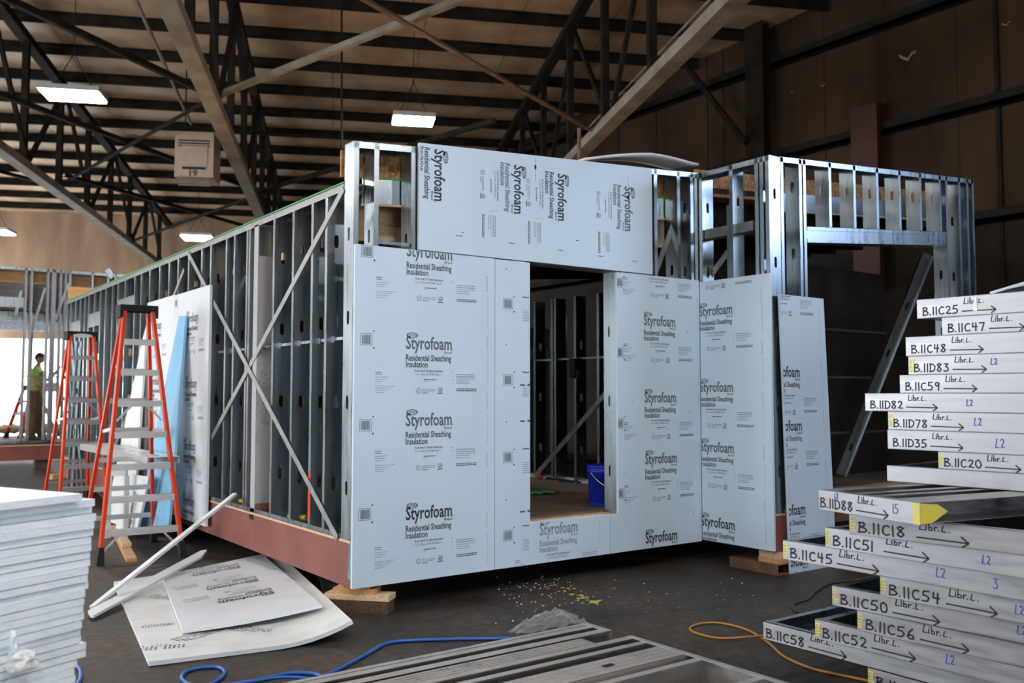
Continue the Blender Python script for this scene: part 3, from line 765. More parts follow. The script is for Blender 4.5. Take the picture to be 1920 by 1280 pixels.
base = thing('module_floor', 'red oxide steel rim and plywood deck carrying the steel-framed module', 'floor frame', (1.8, 5, 0.19))
MB().box((0.012, 0.004, 0.19), (0.032, LA, ZS)).box((0.032, 0.004, 0.19), (0.10, LA, 0.205)).box((0.032, 0.004, ZS - 0.015), (0.10, LA, ZS)).build('rim_beam', 'red_primer', base)
MB().box((0.10, 0.012, 0.19), (CX, 0.035, ZS)).box((0.10, LA - 0.03, 0.19), (LD, LA, ZS)).build('rim_beam', 'red_primer', base)
MB().box((CX + 0.012, DY + 0.012, 0.19), (CX + 0.035, 0.0, ZS)).box((CX + 0.012, DY + 0.012, 0.19), (3.85, DY + 0.035, ZS)).build('rim_beam', 'red_primer', base)
MB().box((0.004, 0.0, ZS), (CX + 0.1, LA, 0.52)).box((CX + 0.004, DY + 0.004, ZS), (3.85, 0.0, 0.52)).box((CX + 0.1, 0.0, ZS), (LD + 1.2, LA, 0.52)).build('sill', 'wood', base)
MB().box((0.155, 0.155, 0.5201), (LD + 1.1, LA - 0.1, ZD - 0.001)).box((CX + 0.2, 0.0, 0.19), (LD + 1.2, 0.03, 0.499)).build('deck', 'ply_floor', base)
MB().box((0.012, 0.004, 0.25), (0.0105, 0.05, ZS)).build('bare_corner', 'steel', base)
MB().box((0.008, 1.93, 0.455), (0.0115, 2.03, 0.50)).build('bracket', 'cap_black', base)

def strap(mb, p, q, w=0.05, n=(1, 0, 0)): mb.bar(p, q, 0.003, w, V(q).__sub__(V(p)).cross(V(n))) 
# ---- side wall
wa = thing('stud_wall', 'long galvanised stud wall with crossed strap braces on the red rim', 'wall frame', (0.07, 5, 0.52))
MB().channel((0, ST, 0.521), (0, LA, 0.521), V((1, 0, 0)), V((0, 0, 1)), ST, 0.035).build('bottom_track', 'steel', wa)
MB().channel((0, ST, 3.10), (0, LA, 3.10), V((1, 0, 0)), V((0, 0, -1)), ST, 0.055).build('top_track', 'steel_dull', wa)
MB().box((-0.006, ST, 3.1001), (0.16, LA, 3.112)).build('membrane_edge', 'green', wa)
ysA = [0.44, 0.70, 1.08, 1.50, 2.09, 2.15, 2.49, 2.72, 3.19, 3.48, 3.93, 4.32, 4.67, 5.06, 5.50, 5.90, 6.22, 6.72, 7.13, 7.44, 7.86, 8.20, 8.60, 9.0, 9.28, 9.62, 10.0, 10.4, 10.70]
for y in ysA: studA(wa, 0.002, y, 0.5245, 3.095)
# bridging bar through the web slots
MB().box((0.06, ST, 1.955), (0.09, 3.1, 1.958)).box((0.06, ST, 1.955), (0.063, 3.1, 1.98)).build('bridging_bar', 'steel', wa)
mb = MB()
for y in ysA[:8]: mb.box((0.055, y - 0.03, 1.945), (0.10, y - 0.001, 1.99))
mb.build('bridging_clips', 'steel', wa)
# headers of the openings towards the far end
for (y0, y1, z0, z1) in ((6.25, 7.12, 2.62, 2.80), (8.24, 8.98, 2.55, 2.74), (9.66, 10.36, 2.50, 2.70)):
    MB().box((0.004, y0, z0), (0.148, y1, z1)).box((-0.004, y0 - 0.02, z1), (0.15, y1 + 0.02, z1 + 0.012)).build('header', 'steel_dull', wa)
mb = MB()
strap(mb, (-0.004, 0.16, 3.06), (-0.004, 3.95, 0.535), 0.055)
mb.build('strap_brace', 'steel_dull', wa)
mb = MB()
strap(mb, (-0.009, 3.95, 3.06), (-0.009, 0.19, 0.515), 0.055)
mb.build('strap_brace', 'steel_dull', wa)
mb = MB(); strap(mb, (-0.004, 4.1, 2.9), (-0.004, 7.3, 0.7), 0.05); mb.build('strap_brace', 'steel_dull', wa)
mb = MB(); strap(mb, (0.10, 2.50, 2.66), (0.10, 2.14, 2.36), 0.05); mb.build('strap_brace', 'steel_dull', wa)
po = MB().box((0.0, 1.885, 0.525), (0.150, 1.985, 3.06)).build('post', 'column', wa)
MB().box((0.004, 1.878, 2.78), (0.148, 1.884, 3.04)).build('cap_plate', 'steel', po)
MB().lathe((0, 0, 0), [(0.0, 0.0), (0.032, 0.0)], 16).build('bolt_hole', 'cap_black', po).matrix_local = Matrix.Translation(V((0.075, 1.8765, 2.93)) - ORG[po.name]) @ Matrix.Rotation(R(90), 4, 'X')
MB().box((0.004, 1.881, 0.526), (0.144, 1.8848, 0.60)).build('weld_scorch', 'rust', po)
P = Print(); rn = random.Random(3)
for k in range(46): 
    x = rn.uniform(0.02, 0.10); z = rn.choice([rn.uniform(1.25, 2.0), rn.uniform(1.2, 1.75)]); P.line(x, z, x + rn.uniform(0.005, 0.03), z + rn.uniform(-0.004, 0.02), rn.uniform(0.002, 0.005), rn.choice((0, 1, 1)))
mb = MB(); P.put(mb, (0, 1.885, 0), V((1, 0, 0)), V((0, 0, 1)))
mb.build('scuff_marks', INKS, po, fix=False)
for y in (1.22, 2.6): MB().tube([(0.05, y, 0.56), (0.12, y - 0.18, 0.56)], 0.022, 8).build('yellow_tie', 'yellow', wa)
MB().box((0.0005, 0.695, 0.60), (0.0018, 0.738, 0.95)).build('paint_mark', 'orange', wa)

# ---- front wall with the doorway
wf = thing('stud_wall', 'front galvanised stud wall holding the doorway and sloping parapet', 'wall frame', (1.8, 0.07, 0.52))
def slopetrack(par, x0, x1, y0, z0, z1, name='top_track', m='steel', leg=0.05):
    MB().channel((x0, y0, z0), (x1, y0, z1), V((0, 1, 0)), V((0, 0, -1)), ST, leg).build(name, m, par)
slopetrack(wf, 0.0, CX, 0.0, ztop(0), ztop(CX))
MB().channel((0.0, 0.0, 0.521), (1.57, 0.0, 0.521), V((0, 1, 0)), V((0, 0, 1)), ST, 0.03).channel((2.53, 0.0, 0.521), (CX, 0.0, 0.521), V((0, 1, 0)), V((0, 0, 1)), ST, 0.03).build('bottom_track', 'steel', wf)
for x in (0.003, 0.165, 0.475, 0.52, 0.82, 1.12, 1.52, 2.53, 2.60, 2.9, 3.02, 3.32, 3.50, 3.555):
    zt = ztop(x) - 0.004
    studB(wf, x, 0.0, 0.5245, zt)
for x in (1.7, 2.0, 2.3): studB(wf, x, 0.0, 2.80, ztop(x) - 0.004)
MB().box((1.57, 0.004, 2.63), (2.53, ST - 0.004, 2.78)).build('header', 'steel_dull', wf)
MB().box((0.21, 0.01, 2.655), (0.47, ST - 0.01, 2.68)).build('sill_track', 'steel', wf)
mb = MB(); strap(mb, (3.40, 0.08, 3.25), (3.02, 0.08, 2.5), 0.06, (0, 1, 0)); mb.build('strap_brace', 'steel_dull', wf)
MB().hexa([(0.0, .21, 3.16), (CX, .21, 3.44), (CX, .228, 3.44), (0.0, .228, 3.16), (0.0, .21, 3.36), (CX, .21, 3.64), (CX, .228, 3.64), (0.0, .228, 3.36)]).build('backing_board', 'osb', wf)
P = Print(); rn = random.Random(5)
for (x, z) in ((0.32, 3.28), (0.32, 3.22), (0.40, 3.26), (0.47, 3.26), (0.40, 3.20)):
    P.rect(x, z, x + 0.05, z + 0.004, 0); P.rect(x, z, x + 0.004, z + 0.05, 0); P.text(rn.choice(['PS', '24', 'OSB', '16']), x + 0.01, z + 0.012, 0.035, 0.025, 0)
mb = MB(); P.put(mb, (0, 0.21, 0), V((1, 0, 0)), V((0, 0, 1)))
mb.build('grade_stamp', INKS, wf, fix=False)

# ---- short return wall of the recess
wr = thing('stud_wall', 'short galvanised return wall between the doorway wall and the wide opening', 'wall frame', (3.68, -0.4, 0.52))
MB().channel((CX, DY, 3.662), (CX, 0.0, 3.662), V((1, 0, 0)), V((0, 0, -1)), ST, 0.05).build('top_track', 'steel', wr)
MB().channel((CX, DY, 0.521), (CX, 0.0, 0.521), V((1, 0, 0)), V((0, 0, 1)), ST, 0.03).build('bottom_track', 'steel', wr)
for y in (DY + 0.003, DY + 0.065, DY + 0.12, -0.42, -0.05, -0.005):
    studA(wr, CX, y, 0.5245, 3.657)
studA(wr, CX + 0.03, -0.36, 0.5245, 3.3)
MB().box((CX + 0.02, DY + 0.2, 3.02), (CX + 0.14, -0.06, 3.11)).build('ledger', 'steel_dull', wr)
mb = MB(); strap(mb, (CX + 0.10, -0.06, 2.68), (CX + 0.10, -0.40, 3.0), 0.06); strap(mb, (CX + 0.10, -0.06, 2.72), (CX + 0.10, 0.0, 2.78), 0.06); mb.build('strap_brace', 'steel_dull', wr)

# ---- projecting wall with the wide header
wp = thing('stud_wall', 'projecting galvanised wall with a wide opening under a boxed header', 'wall frame', (5.4, DY + 0.07, 0.52))
x0 = CX + ST + 0.004
def zt2(x): return 3.662 + 0.0785 * (x - 3.63)
slopetrack(wp, x0, LD, DY, zt2(x0), zt2(LD))
hd = lambda x: 2.94 + 0.084 * (x - 4.19)
for x in (x0 + 0.003, 4.03, 4.09): studB(wp, x, DY, 0.03, zt2(x) - 0.004)
studB(wp, x0 + 0.33, DY + 0.01, 0.03, 3.60)
for px in (1555, 1601, 1644, 1686, 1725, 1762):
    x = aty(px, 400, DY).x; studB(wp, x, DY, hd(x) + 0.15, zt2(x) - 0.004)
for px in (1774, 1798, 1813): 
    x = aty(px, 400, DY).x; studB(wp, x, DY, 0.03, zt2(x) - 0.004)
studB(wp, LD - 0.005, DY, 0.03, zt2(LD) - 0.004, side=1)
xa, xb = 4.135, aty(1774, 440, DY).x
h = MB()
h.hexa([(xa, DY + 0.004, hd(xa)), (xb, DY + 0.004, hd(xb)), (xb, DY + ST, hd(xb)), (xa, DY + ST, hd(xa)), (xa, DY + 0.004, hd(xa) + 0.14), (xb, DY + 0.004, hd(xb) + 0.14), (xb, DY + ST, hd(xb) + 0.14), (xa, DY + ST, hd(xa) + 0.14)])
h.build('header', 'steel', wp)
MB().channel((xa, DY - 0.003, hd(xa) - 0.004), (xb, DY - 0.003, hd(xb) - 0.004), V((0, 1, 0)), V((0, 0, 1)), ST + 0.006, 0.035).channel((xa, DY - 0.003, hd(xa) + 0.146), (xb, DY - 0.003, hd(xb) + 0.146), V((0, 1, 0)), V((0, 0, -1)), ST + 0.006, 0.035).build('header_track', 'steel', wp)
MB().channel((x0, DY, 0.0), (4.12, DY, 0.0), V((0, 1, 0)), V((0, 0, 1)), ST, 0.03).channel((xb, DY, 0.0), (LD, DY, 0.0), V((0, 1, 0)), V((0, 0, 1)), ST, 0.03).build('bottom_track', 'steel', wp)

# ---- roof edge of the module behind the parapets
rf = thing('module_roof', 'flat module roof deck with strand board upstand seen through the parapet studs', 'roof deck', (3.6, 5, 2.95))
def rb(x): return 2.962 + 0.0785 * x if x < 3.7 else 3.43 + 0.08 * (x - 4.1)
def slab(x0, x1, y0, y1, d0, d1):
    a0, a1, b0, b1 = rb(x0) + d0, rb(x0) + d1, rb(x1) + d0, rb(x1) + d1
    return [(x0, y0, a0), (x1, y0, b0), (x1, y1, b0), (x0, y1, a0), (x0, y0, a1), (x1, y0, b1), (x1, y1, b1), (x0, y1, a1)]
XR0, XR1 = CX + ST + 0.02, 8.3
MB().hexa(slab(0.17, CX, 0.2, LA, 0.10, 0.13)).hexa(slab(XR0, XR1, 0.2, LA, 0.10, 0.13)).build('deck', 'osb', rf)
MB().hexa(slab(0.16, CX, 0.165, 0.185, 0.0, 0.185)).hexa(slab(4.78, XR1, 0.165, 0.185, 0.0, 0.185)).build('rim_track', 'steel', rf)
MB().hexa(slab(0.16, CX, 0.163, 0.2, 0.186, 0.198)).build('membrane_edge', 'green', rf)
MB().hexa(slab(XR0, XR1, 0.19, 0.21, 0.186, 0.36)).build('upstand', 'osb', rf)
MB().hexa(slab(0.16, CX, 0.165, 0.20, -0.018, -0.001)).hexa(slab(4.78, XR1, 0.165, 0.20, -0.018, -0.001)).build('wood_strip', 'wood', rf)
for k in range(24):
    y = 0.45 + 0.42 * k
    MB().hexa(slab(0.16, CX, y, y + 0.04, -0.24, 0.095)).build('joist', 'wood_dark' if k % 3 else 'wood', rf)
    if k < 12: MB().hexa(slab(XR0, XR1, y, y + 0.04, -0.24, 0.095)).build('joist', 'dark_steel', rf)  # coloured dark in place of the shade over the recess

# ---- inner walls seen through the doorway
wi = thing('stud_wall', 'dim inner stud wall with a diagonal strap seen through the doorway', 'wall frame', (3.9, 2, ZD))
MB().channel((3.88, 0.16, ZD), (3.88, 3.6, ZD), V((1, 0, 0)), V((0, 0, 1)), ST, 0.03).build('bottom_track', 'white', wi)
for y in (0.35, 0.62, 0.9, 1.3, 1.38, 1.75, 2.15, 2.52, 2.58, 2.92): studA(wi, 3.885, y, ZD + 0.004, 2.69)
MB().box((3.876, 1.55, ZD + 0.004), (3.95, 1.63, 2.69)).build('post', 'rust_steel', wi)
mb = MB(); strap(mb, (3.874, 2.92, ZD + 0.02), (3.874, 0.75, 2.25), 0.06); mb.build('strap_brace', 'steel_dull', wi)
MB().box((3.93, 0.2, 1.955), (3.96, 3.0, 1.975)).build('bridging_bar', 'steel', wi)
wk = thing('stud_wall', 'dark cross wall at the back of the room beyond the doorway', 'wall frame', (3.0, 4.4, ZD))
for x in (2.0, 2.4, 2.8, 3.2, 3.6, 4.0, 4.4, 4.8, 5.2, 5.6): studB(wk, x, 4.4, ZD + 0.004, 2.69, side=1)
MB().channel((0.3, 4.4, ZD), (6.9, 4.4, ZD), V((0, 1, 0)), V((0, 0, 1)), ST, 0.03).build('bottom_track', 'steel', wk)
MB().box((3.98, 4.38, 2.05), (5.6, 4.56, 2.2)).build('header', 'steel_dull', wk)
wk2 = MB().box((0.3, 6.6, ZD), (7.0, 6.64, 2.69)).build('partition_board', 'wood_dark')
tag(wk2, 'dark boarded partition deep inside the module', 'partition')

tag(MB().box((4.07, 1.0, ZD), (8.3, 1.03, 3.15)).build('partition_board', 'dark_wall'), 'dark brown boarded wall behind the leaning stud', 'partition')  # added partition that keeps light out of the inner room
for z in (1.05, 1.75, 2.35): MB().box((4.07, 0.985, z), (8.3, 0.999, z + 0.03)).build('batten', 'wood_dark', bpy.data.objects['partition_board.001'])
# leaning brace stud beyond the wide opening
p, q = at(1590, 893, 2, 0.02), at(1752, 478, 1, 1.2)
p = V((5.85, 0.55, 0.03)); 
d_ = 8.6
p = atz(1585, 893, 0.55); q = atd(1749, 480, 11.0)
a = (q - p).normalized(); n = a.cross(V((0, 1, 0))).normalized()
me = stud_mesh(round((q - p).length, 2), 0.152, 1)
o = bpy.data.objects.new('leaning_stud', me); COL.objects.link(o)
xx = a.cross(V((0.5, 1, 0))).normalized(); yy = a.cross(xx).normalized()
mt = Matrix(((xx.x, yy.x, a.x, p.x), (xx.y, yy.y, a.y, p.y), (xx.z, yy.z, a.z, p.z), (0, 0, 0, 1)))
o.matrix_world = mt
tag(o, 'long galvanised stud leaning diagonally in the wide dark opening', 'stud')

# ================================================================== foam sheathing boards
def wall_sheet(name_label, x0, x1, z0, z1, y, prints, m='foam', group=None, axis='B', flip=1, th=0.025):
    """flat board on a wall; axis B: in the plane y (outer face), A: in the plane x"""
    if axis == 'B':
        o = MB().box((x0, y, z0), (x1, y + th, z1)).build('foam_board', [m])
        org, ux = V((0, y, 0)), V((1, 0, 0))
    else:
        o = MB().box((y, x0, z0), (y + th, x1, z1)).build('foam_board', [m])
        org, ux = V((y, 0, 0)), V((0, -1, 0))
    tag(o, name_label, 'foam board', group)
    mb = MB()
    for P, px, pz in prints:
        if axis == 'B': clip = (x0 + .004 - px, z0 + .004 - pz, x1 - .004 - px, z1 - .004 - pz)
        else: clip = (-x1 + .004 + px, z0 + .004 - pz, -x0 - .004 + px, z1 - .004 - pz)
        P.put(mb, org + ux * (px if axis == 'B' else -px) + V((0, 0, pz)), ux, V((0, 0, 1)), clip)
    if mb.v: mb.build('printed_lettering', INKS, o, fix=False)
    return o
YS = -0.026
# board 1, by the outside corner
pr = [(brand_block(1, 0, 1), 0.425, 2.579), (brand_block(1, 0, 2), 0.425, 1.890), (brand_block(1, 0, 3), 0.427, 1.321), (brand_block(0, 0, 4), 0.432, 0.636)]
pr += [(barcode(k), 0.052, z) for k, z in enumerate((2.54, 1.905, 1.29, 0.66))] + [(edge_print(0.25, 2.6, 1), 1.155, 0)]
def edge_board(lab, x0, x1, z0, z1, pr, **k): return wall_sheet(lab, x0, x1, z0, z1, YS, pr, **k)
edge_board('full blue sheathing board at the outside corner, printed four times', 0.006, 1.222, 0.190, 2.629, pr)
# board 2, notched around the doorway
o = MB()
a, b = 1.228, 2.432
o.box((a, YS, 0.19), (1.572, YS + .025, 2.625)).box((1.572, YS, 0.19), (b, YS + .025, 0.523))
o = o.build('foam_board', ['foam'])
tag(o, 'blue sheathing board cut out around the doorway', 'foam board')
mb = MB()
Pn = Print()
for k, z in enumerate((2.275, 1.667, 1.053, 0.44)):
    Pn.merge(barcode(20 + k), 1.305, z - 0.042)
    for j in range(6): Pn.fine(1.50, z + 0.05 + 0.016 * j - 0.18, 0.062, 0.005, 1 if j < 2 else 2)
    Pn.text('<', 1.49, z + 0.055, 0.02, 0.02, 0); Pn.rect(1.505, z + 0.058, 1.562, z + 0.068, 1)
    Pn.disc(1.335, z + 0.28, 0.006, 1)
for z in (1.62, 1.33, 0.61): Pn.rect(1.47, z, 1.52, z + 0.014, 1); Pn.rect(1.545, z, 1.571, z + 0.018, 1)
Pn.put(mb, (0, YS, 0), V((1, 0, 0)), V((0, 0, 1)), (a + .003, .195, 1.570, 2.62))
Pn = Print(); Pn.merge(brand_block(2, 2, 9), 1.668, 0.412)
for k in range(6): Pn.rect(2.31, 0.30 + 0.03 * k, 2.313, 0.318 + 0.03 * k, 1)
Pn.put(mb, (0, YS, 0), V((1, 0, 0)), V((0, 0, 1)), (a + .003, .195, b - .003, .515))
mb.build('printed_lettering', INKS, o, fix=False)
rag = MB(); rn = random.Random(8); x = 1.575
while x < 2.39:
    w_ = rn.uniform(0.01, 0.035); rag.box((x, YS + 0.002, 0.521), (x + w_, YS + 0.023, 0.524 + rn.uniform(0.001, 0.011))); x += w_
rag.build('ragged_edge', 'foam_white', o)
# board 3, in the inner corner
pr = [(brand_block(1, 0, 11), 2.852, 2.172), (brand_block(1, 0, 12), 2.853, 1.480), (brand_block(1, 0, 13), 2.854, 0.932), (brand_block(0, 0, 14), 2.850, 0.236), (brand_block(0, 1, 15), 2.85, 2.76)]
pr += [(barcode(30 + k), 2.505, z) for k, z in enumerate((2.49, 1.875, 1.255, 0.65))] + [(edge_print(0.25, 2.6, 2), 3.555, 0)]
o = MB().box((2.438, YS, 0.19), (2.53, YS + .025, 0.523)).box((2.53, YS, 0.19), (CX - 0.03, YS + .025, 2.625)).build('foam_board', ['foam'])
tag(o, 'blue sheathing board in the inner corner beside the doorway', 'foam board')
mb = MB()
for P, px_, pz in pr: P.put(mb, V((px_, YS, pz)), V((1, 0, 0)), V((0, 0, 1)), (2.534 - px_, .195 - pz, CX - 0.034 - px_, 2.62 - pz))
mb.build('printed_lettering', INKS, o, fix=False)
rn = random.Random(4); sm = Print()
for k in range(60):
    x, z = rn.uniform(2.6, 3.5), rn.uniform(0.3, 2.2); sm.rect(x, z, x + rn.uniform(.002, .006), z + rn.uniform(.002, .03), 2)
mb = MB(); sm.put(mb, (0, YS, 0), V((1, 0, 0)), V((0, 0, 1))); mb.build('scuff_marks', INKS, o, fix=False)
# board 4, on the return wall
pr = [(brand_block(1, 0, 21), -0.022, 2.285), (brand_block(1, 0, 22), -0.020, 1.575), (brand_block(1, 0, 23), -0.018, 1.022), (brand_block(0, 0, 24), -0.016, 0.335), (brand_block(0, 1, 25), -0.02, 2.86), (edge_print(0.25, 2.6, 3), -0.755, 0)]
wall_sheet('blue sheathing board on the short return wall, its print cut at the inner corner', DY - 0.01, -0.030, 0.205, 2.610, CX - 0.026, pr, axis='A')
# parapet board with lettering turned sideways
zl = lambda x: 2.634
zh = lambda x: 3.445 + 0.066 * (x - 0.53)
g = [[V((x, YS - 0.012, zl(x) + (zh(x) - zl(x)) * j / 3)) for j in range(4)] for x in [0.522 + (2.955 - 0.522) * i / 12 for i in range(13)]]
o = MB().patch(g, 0.025).build('foam_board', ['foam'])
tag(o, 'blue sheathing board across the parapet above the doorway, print running sideways', 'foam board')
mb = MB()
for k, (xb_, zz, hh, sb) in enumerate(((0.655, 3.418, 0, 0), (1.405, 3.408, 0, 1), (1.858, 3.402, 0, 0), (2.618, 3.396, 1, 1))):
    P = brand_block(hh, sb, 40 + k)
    P.put(mb, V((xb_, YS - 0.0125, zz)), V((0, 0, -1)), V((1, 0, 0)), (zz - 3.47, 0.53 - xb_, zz - 2.70, 2.94 - xb_), f=lambda a_, b_, X0=xb_, Z0=zz: V((X0 + b_, YS - 0.0137, Z0 - a_)))
P = Print()
for k, x in enumerate((0.85, 1.35, 1.85, 2.3, 2.7)): P.fine(x, 2.77 - 0.01 * k, 0.06, 0.008, 1)
for x in (1.62, 2.66): P.disc(x, 3.42 if x < 2 else 3.30, 0.022, 0, 12, 0.5); P.line(x, 3.30, x, 3.50, 0.003, 1)
P.rect(0.90, 2.80, 0.92, 2.806, 0); P.rect(2.05, 2.85, 2.08, 2.858, 0)
P.put(mb, V((0, YS - 0.0125, 0)), V((1, 0, 0)), V((0, 0, 1)))
mb.build('printed_lettering', INKS, o, fix=False)
# bent flap of foam lying over the parapet
A, B_c, C_c = aty(1085, 305, -0.03), aty(1222, 318, -0.03), None
g = []
for i in range(13):
    x = 2.22 + 1.23 * i / 12; s = i / 12
    row = []
    for j in range(5):
        f = j / 4
        row.append(V((x, 0.12 - 0.28 * f * min(1, 0.3 + 1.4 * s), ztop(x) + 0.026 + 0.05 * math.sin(math.pi * min(1, s * 1.05)))))
    g.append(row)
tag(MB().patch(g, 0.022).build('foam_offcut', ['foam_white'], smooth=True), 'curled white foam offcut lying over the parapet top', 'foam offcut')
# narrow board leaning beside the wide opening
yl = DY - 0.05
c = [aty(1483, 1070, yl), aty(1569, 1062, yl), aty(1544, 560, yl), aty(1462, 551, yl)]
c[0].z = 0.003; c[1].z = 0.003
ex = (c[1] - c[0]).normalized(); ez = (c[3] - c[0]).normalized(); wn, hn = (c[1] - c[0]).length, (c[3] - c[0]).length
o = MB().prism(c, (0, 0.022, 0)).build('foam_board', ['foam'])
tag(o, 'narrow blue foam offcut standing beside the wide opening, its print half cut away', 'foam board')
mb = MB()
for k, (py, hh, sb) in enumerate(((520, 0, 1), (706, 0, 0), (808, 0, 1), (968, 0, 0), (1066, 0, 0))):
    q = aty(1470, py, yl); hz = (q - c[0]).dot(ez)
    P = brand_block(hh, sb, 50 + k); xo = -0.165
    P.put(mb, c[0] + ex * xo + ez * hz, ex, ez, (0.004 - xo, 0.004 - hz, wn - .004 - xo, hn - .01 - hz))
P = edge_print(0.1, 2.4, 7); P.put(mb, c[0] + ex * (wn - 0.10), ex, ez, (-1, 0.01, 1, hn - 0.02))
mb.build('printed_lettering', INKS, o, fix=False)
# boards hung on the long side wall
XS = -0.042
pr = [(brand_block(1, 0, 60 + k), 4.30 - 0.46, z) for k, z in enumerate((2.30, 1.62, 0.98, 0.42))] + [(barcode(70), 4.27, 2.50)]
wall_sheet('pale sheathing board hung on the long stud wall, nearer the corner', 3.08, 4.298, 0.265, 2.632, XS, pr, 'foam_pale', axis='A')
pr = [(brand_block(1, 1, 65 + k), 5.30 - 0.1, z) for k, z in enumerate((2.30, 1.66, 1.03, 0.4))]
wall_sheet('pale sheathing board hung on the long stud wall, behind the orange ladder', 4.302, 5.42, 0.265, 2.640, XS, pr, 'foam_pale', axis='A')
# ================================================================== timber blocking under the corner
def timber(lo_px, label, m, c, half, h, rz, name='timber_block'):
    a = V((math.cos(rz), math.sin(rz), 0)); b = V((-a.y, a.x, 0))
    return tag(MB().obox(V(c) + V((0, 0, h / 2)), a * half[0], b * half[1], V((0, 0, h / 2))).build(name, m), label, 'timber')
rz = R(-20)
f0, f1 = atz(612, 1146, 0), atz(727, 1152, 0)
rz = math.atan2((f1 - f0).y, (f1 - f0).x); ax = (f1 - f0).normalized(); ay = V((-ax.y, ax.x, 0))
L0 = (f1 - f0).length
c0 = (f0 + f1) / 2 + ay * 0.07
timber(0, 'dark weathered timber at the bottom of the corner blocking', 'wood_dark', c0, (L0 / 2, 0.07), 0.089, rz)
timber(0, 'long pale pine board in the middle of the corner blocking', 'wood', c0 - ax * 0.005 + V((0, 0, 0.0895)), (L0 / 2 + 0.012, 0.075), 0.04, rz)
timber(0, 'short orange pine block directly under the module corner', 'wood_orange', c0 - ax * 0.035 + ay * 0.02 + V((0, 0, 0.130)), (0.155, 0.075), 0.038, rz)
timber(0, 'thin shim of pine tucked between corner block and red rim', 'wood_orange', c0 - ax * 0.03 + ay * 0.02 + V((0, 0, 0.1685)), (0.12, 0.07), 0.021, rz)
# blocking under the projecting corner: steel tube and pine shims
t0 = V((3.62, DY - 0.03, 0.0)); mb = MB()
for z0_, z1_ in ((0.0, 0.006), (0.084, 0.09)): mb.box((3.60, DY - 0.03, z0_), (3.82, DY + 0.5, z1_))
mb.box((3.60, DY - 0.03, 0.006), (3.606, DY + 0.5, 0.084)).box((3.814, DY - 0.03, 0.006), (3.82, DY + 0.5, 0.084))
tag(mb.build('steel_tube', 'rust_steel'), 'rusty square steel tube lying under the projecting corner', 'steel tube')
tag(MB().box((3.63, DY - 0.02, 0.0905), (3.79, DY + 0.2, 0.132)).build('timber_block', 'wood_orange'), 'pine block sitting on the rusty steel tube', 'timber')
tag(MB().box((3.64, DY - 0.02, 0.1325), (3.78, DY + 0.2, 0.1885)).build('timber_block', 'wood'), 'upper pine shim under the projecting corner', 'timber')
for k, (x, y) in enumerate(((0.25, 5.6), (0.25, 10.3), (6.6, 0.6), (6.6, 6.0), (3.2, 10.3))):
    tag(MB().box((x - 0.2, y - 0.07, 0), (x + 0.2, y + 0.07, 0.189)).build('timber_block', 'wood_dark'), 'dark timber block hidden in the gap under the module', 'timber', 'blocks under the module')

# ================================================================== pile of foam boards
PA = R(65.0); PX = V((math.sin(PA), math.cos(PA), 0)); PY = V((-PX.y, PX.x, 0))
cor = V((-2.176, -2.484, 0))
rn = random.Random(21)
NS, TH = 48, 0.0254
def sag(s, f):   # gentle wave along the length shared by the whole pile
    return -0.020 * f * min(1.0, (s / 1.25) ** 2)
for k in range(NS):
    z = k * TH; f = k / NS
    e = -0.17 * (1 - f) ** 1.3 + rn.uniform(-0.006, 0.006) + (0.03 if k in (26, 27) else 0) - (0.035 if k in (8, 9) else 0)
    o0 = rn.uniform(-0.006, 0.006) + (0.022 if k == NS - 3 else 0)
    if k in (24, 25, 26, 27, 28): o0 = 0.0
    if k == NS - 1: e = -0.075; o0 = -0.02
    if k == NS - 2: e = -0.01; o0 = 0.0
    th = TH - rn.choice((0.0008, 0.0010, 0.0014, 0.0030))
    if k in (25, 26, 27): th = TH - 0.0034
    g = []
    for i in range(13):
        s = 2.44 * i / 12
        row = []
        for j in range(2):
            p = cor + PX * (e - s) + PY * (o0 + 1.22 * j)
            row.append(V((p.x, p.y, z + th + sag(s, f))))
        g.append(row)
    mb = MB().patch(list(reversed(g)), th, 0, 1)
    for v in mb.v: v.z = max(v.z, 0.0)
    o = mb.build('foam_board', ['foam_pale', 'foam_edge'])
    if k == NS - 1: lab, grp = 'topmost pale foam board of the tall pile, shifted back', None
    elif k == NS - 2: lab, grp = 'foam board second from the top of the tall pile, over a dark gap', None
    else: lab, grp = 'pale blue foam board in the tall pile by the orange ladder', 'foam boards in the tall pile'
    tag(o, lab, 'foam board', grp)
# broken lumps stuck at the pile's face
def lump(c, r, name, label, seed, m='foam_white', sq=(1, 1, 1)):
    bm = bmesh.new(); bmesh.ops.create_icosphere(bm, subdivisions=3, radius=1)
    mb = MB(); 
    for v in bm.verts:
        n = noise.noise(v.co * 1.7 + V((seed, 0, 0))) * 0.55 + noise.noise(v.co * 5 + V((0, seed, 0))) * 0.25
        v.co = V((v.co.x * r * sq[0], v.co.y * r * sq[1], v.co.z * r * sq[2])) * (1 + n)
    bm.verts.index_update()
    mb.add([V(c) + v.co for v in bm.verts], [[v.index for v in f.verts] for f in bm.faces]); bm.free()
    return tag(mb.build(name, m), label, 'foam scrap')
def on_pile(px, py, out=0.0):
    d = _F + _R * ((px - 960) / FPX) + _U * ((640 - py) / FPX)
    n = PY; t_ = ((cor - PY * out - CAM).dot(n)) / d.dot(n); return CAM + d * t_
lump(on_pile(35, 1240, 0.012), 0.05, 'foam_chunk', 'broken white foam chunk wedged low in the pile face', 3, sq=(1.0, .7, .6))
lump(on_pile(55, 1228, 0.02), 0.018, 'foam_chunk', 'small foam crumb beside the wedged chunk', 5)
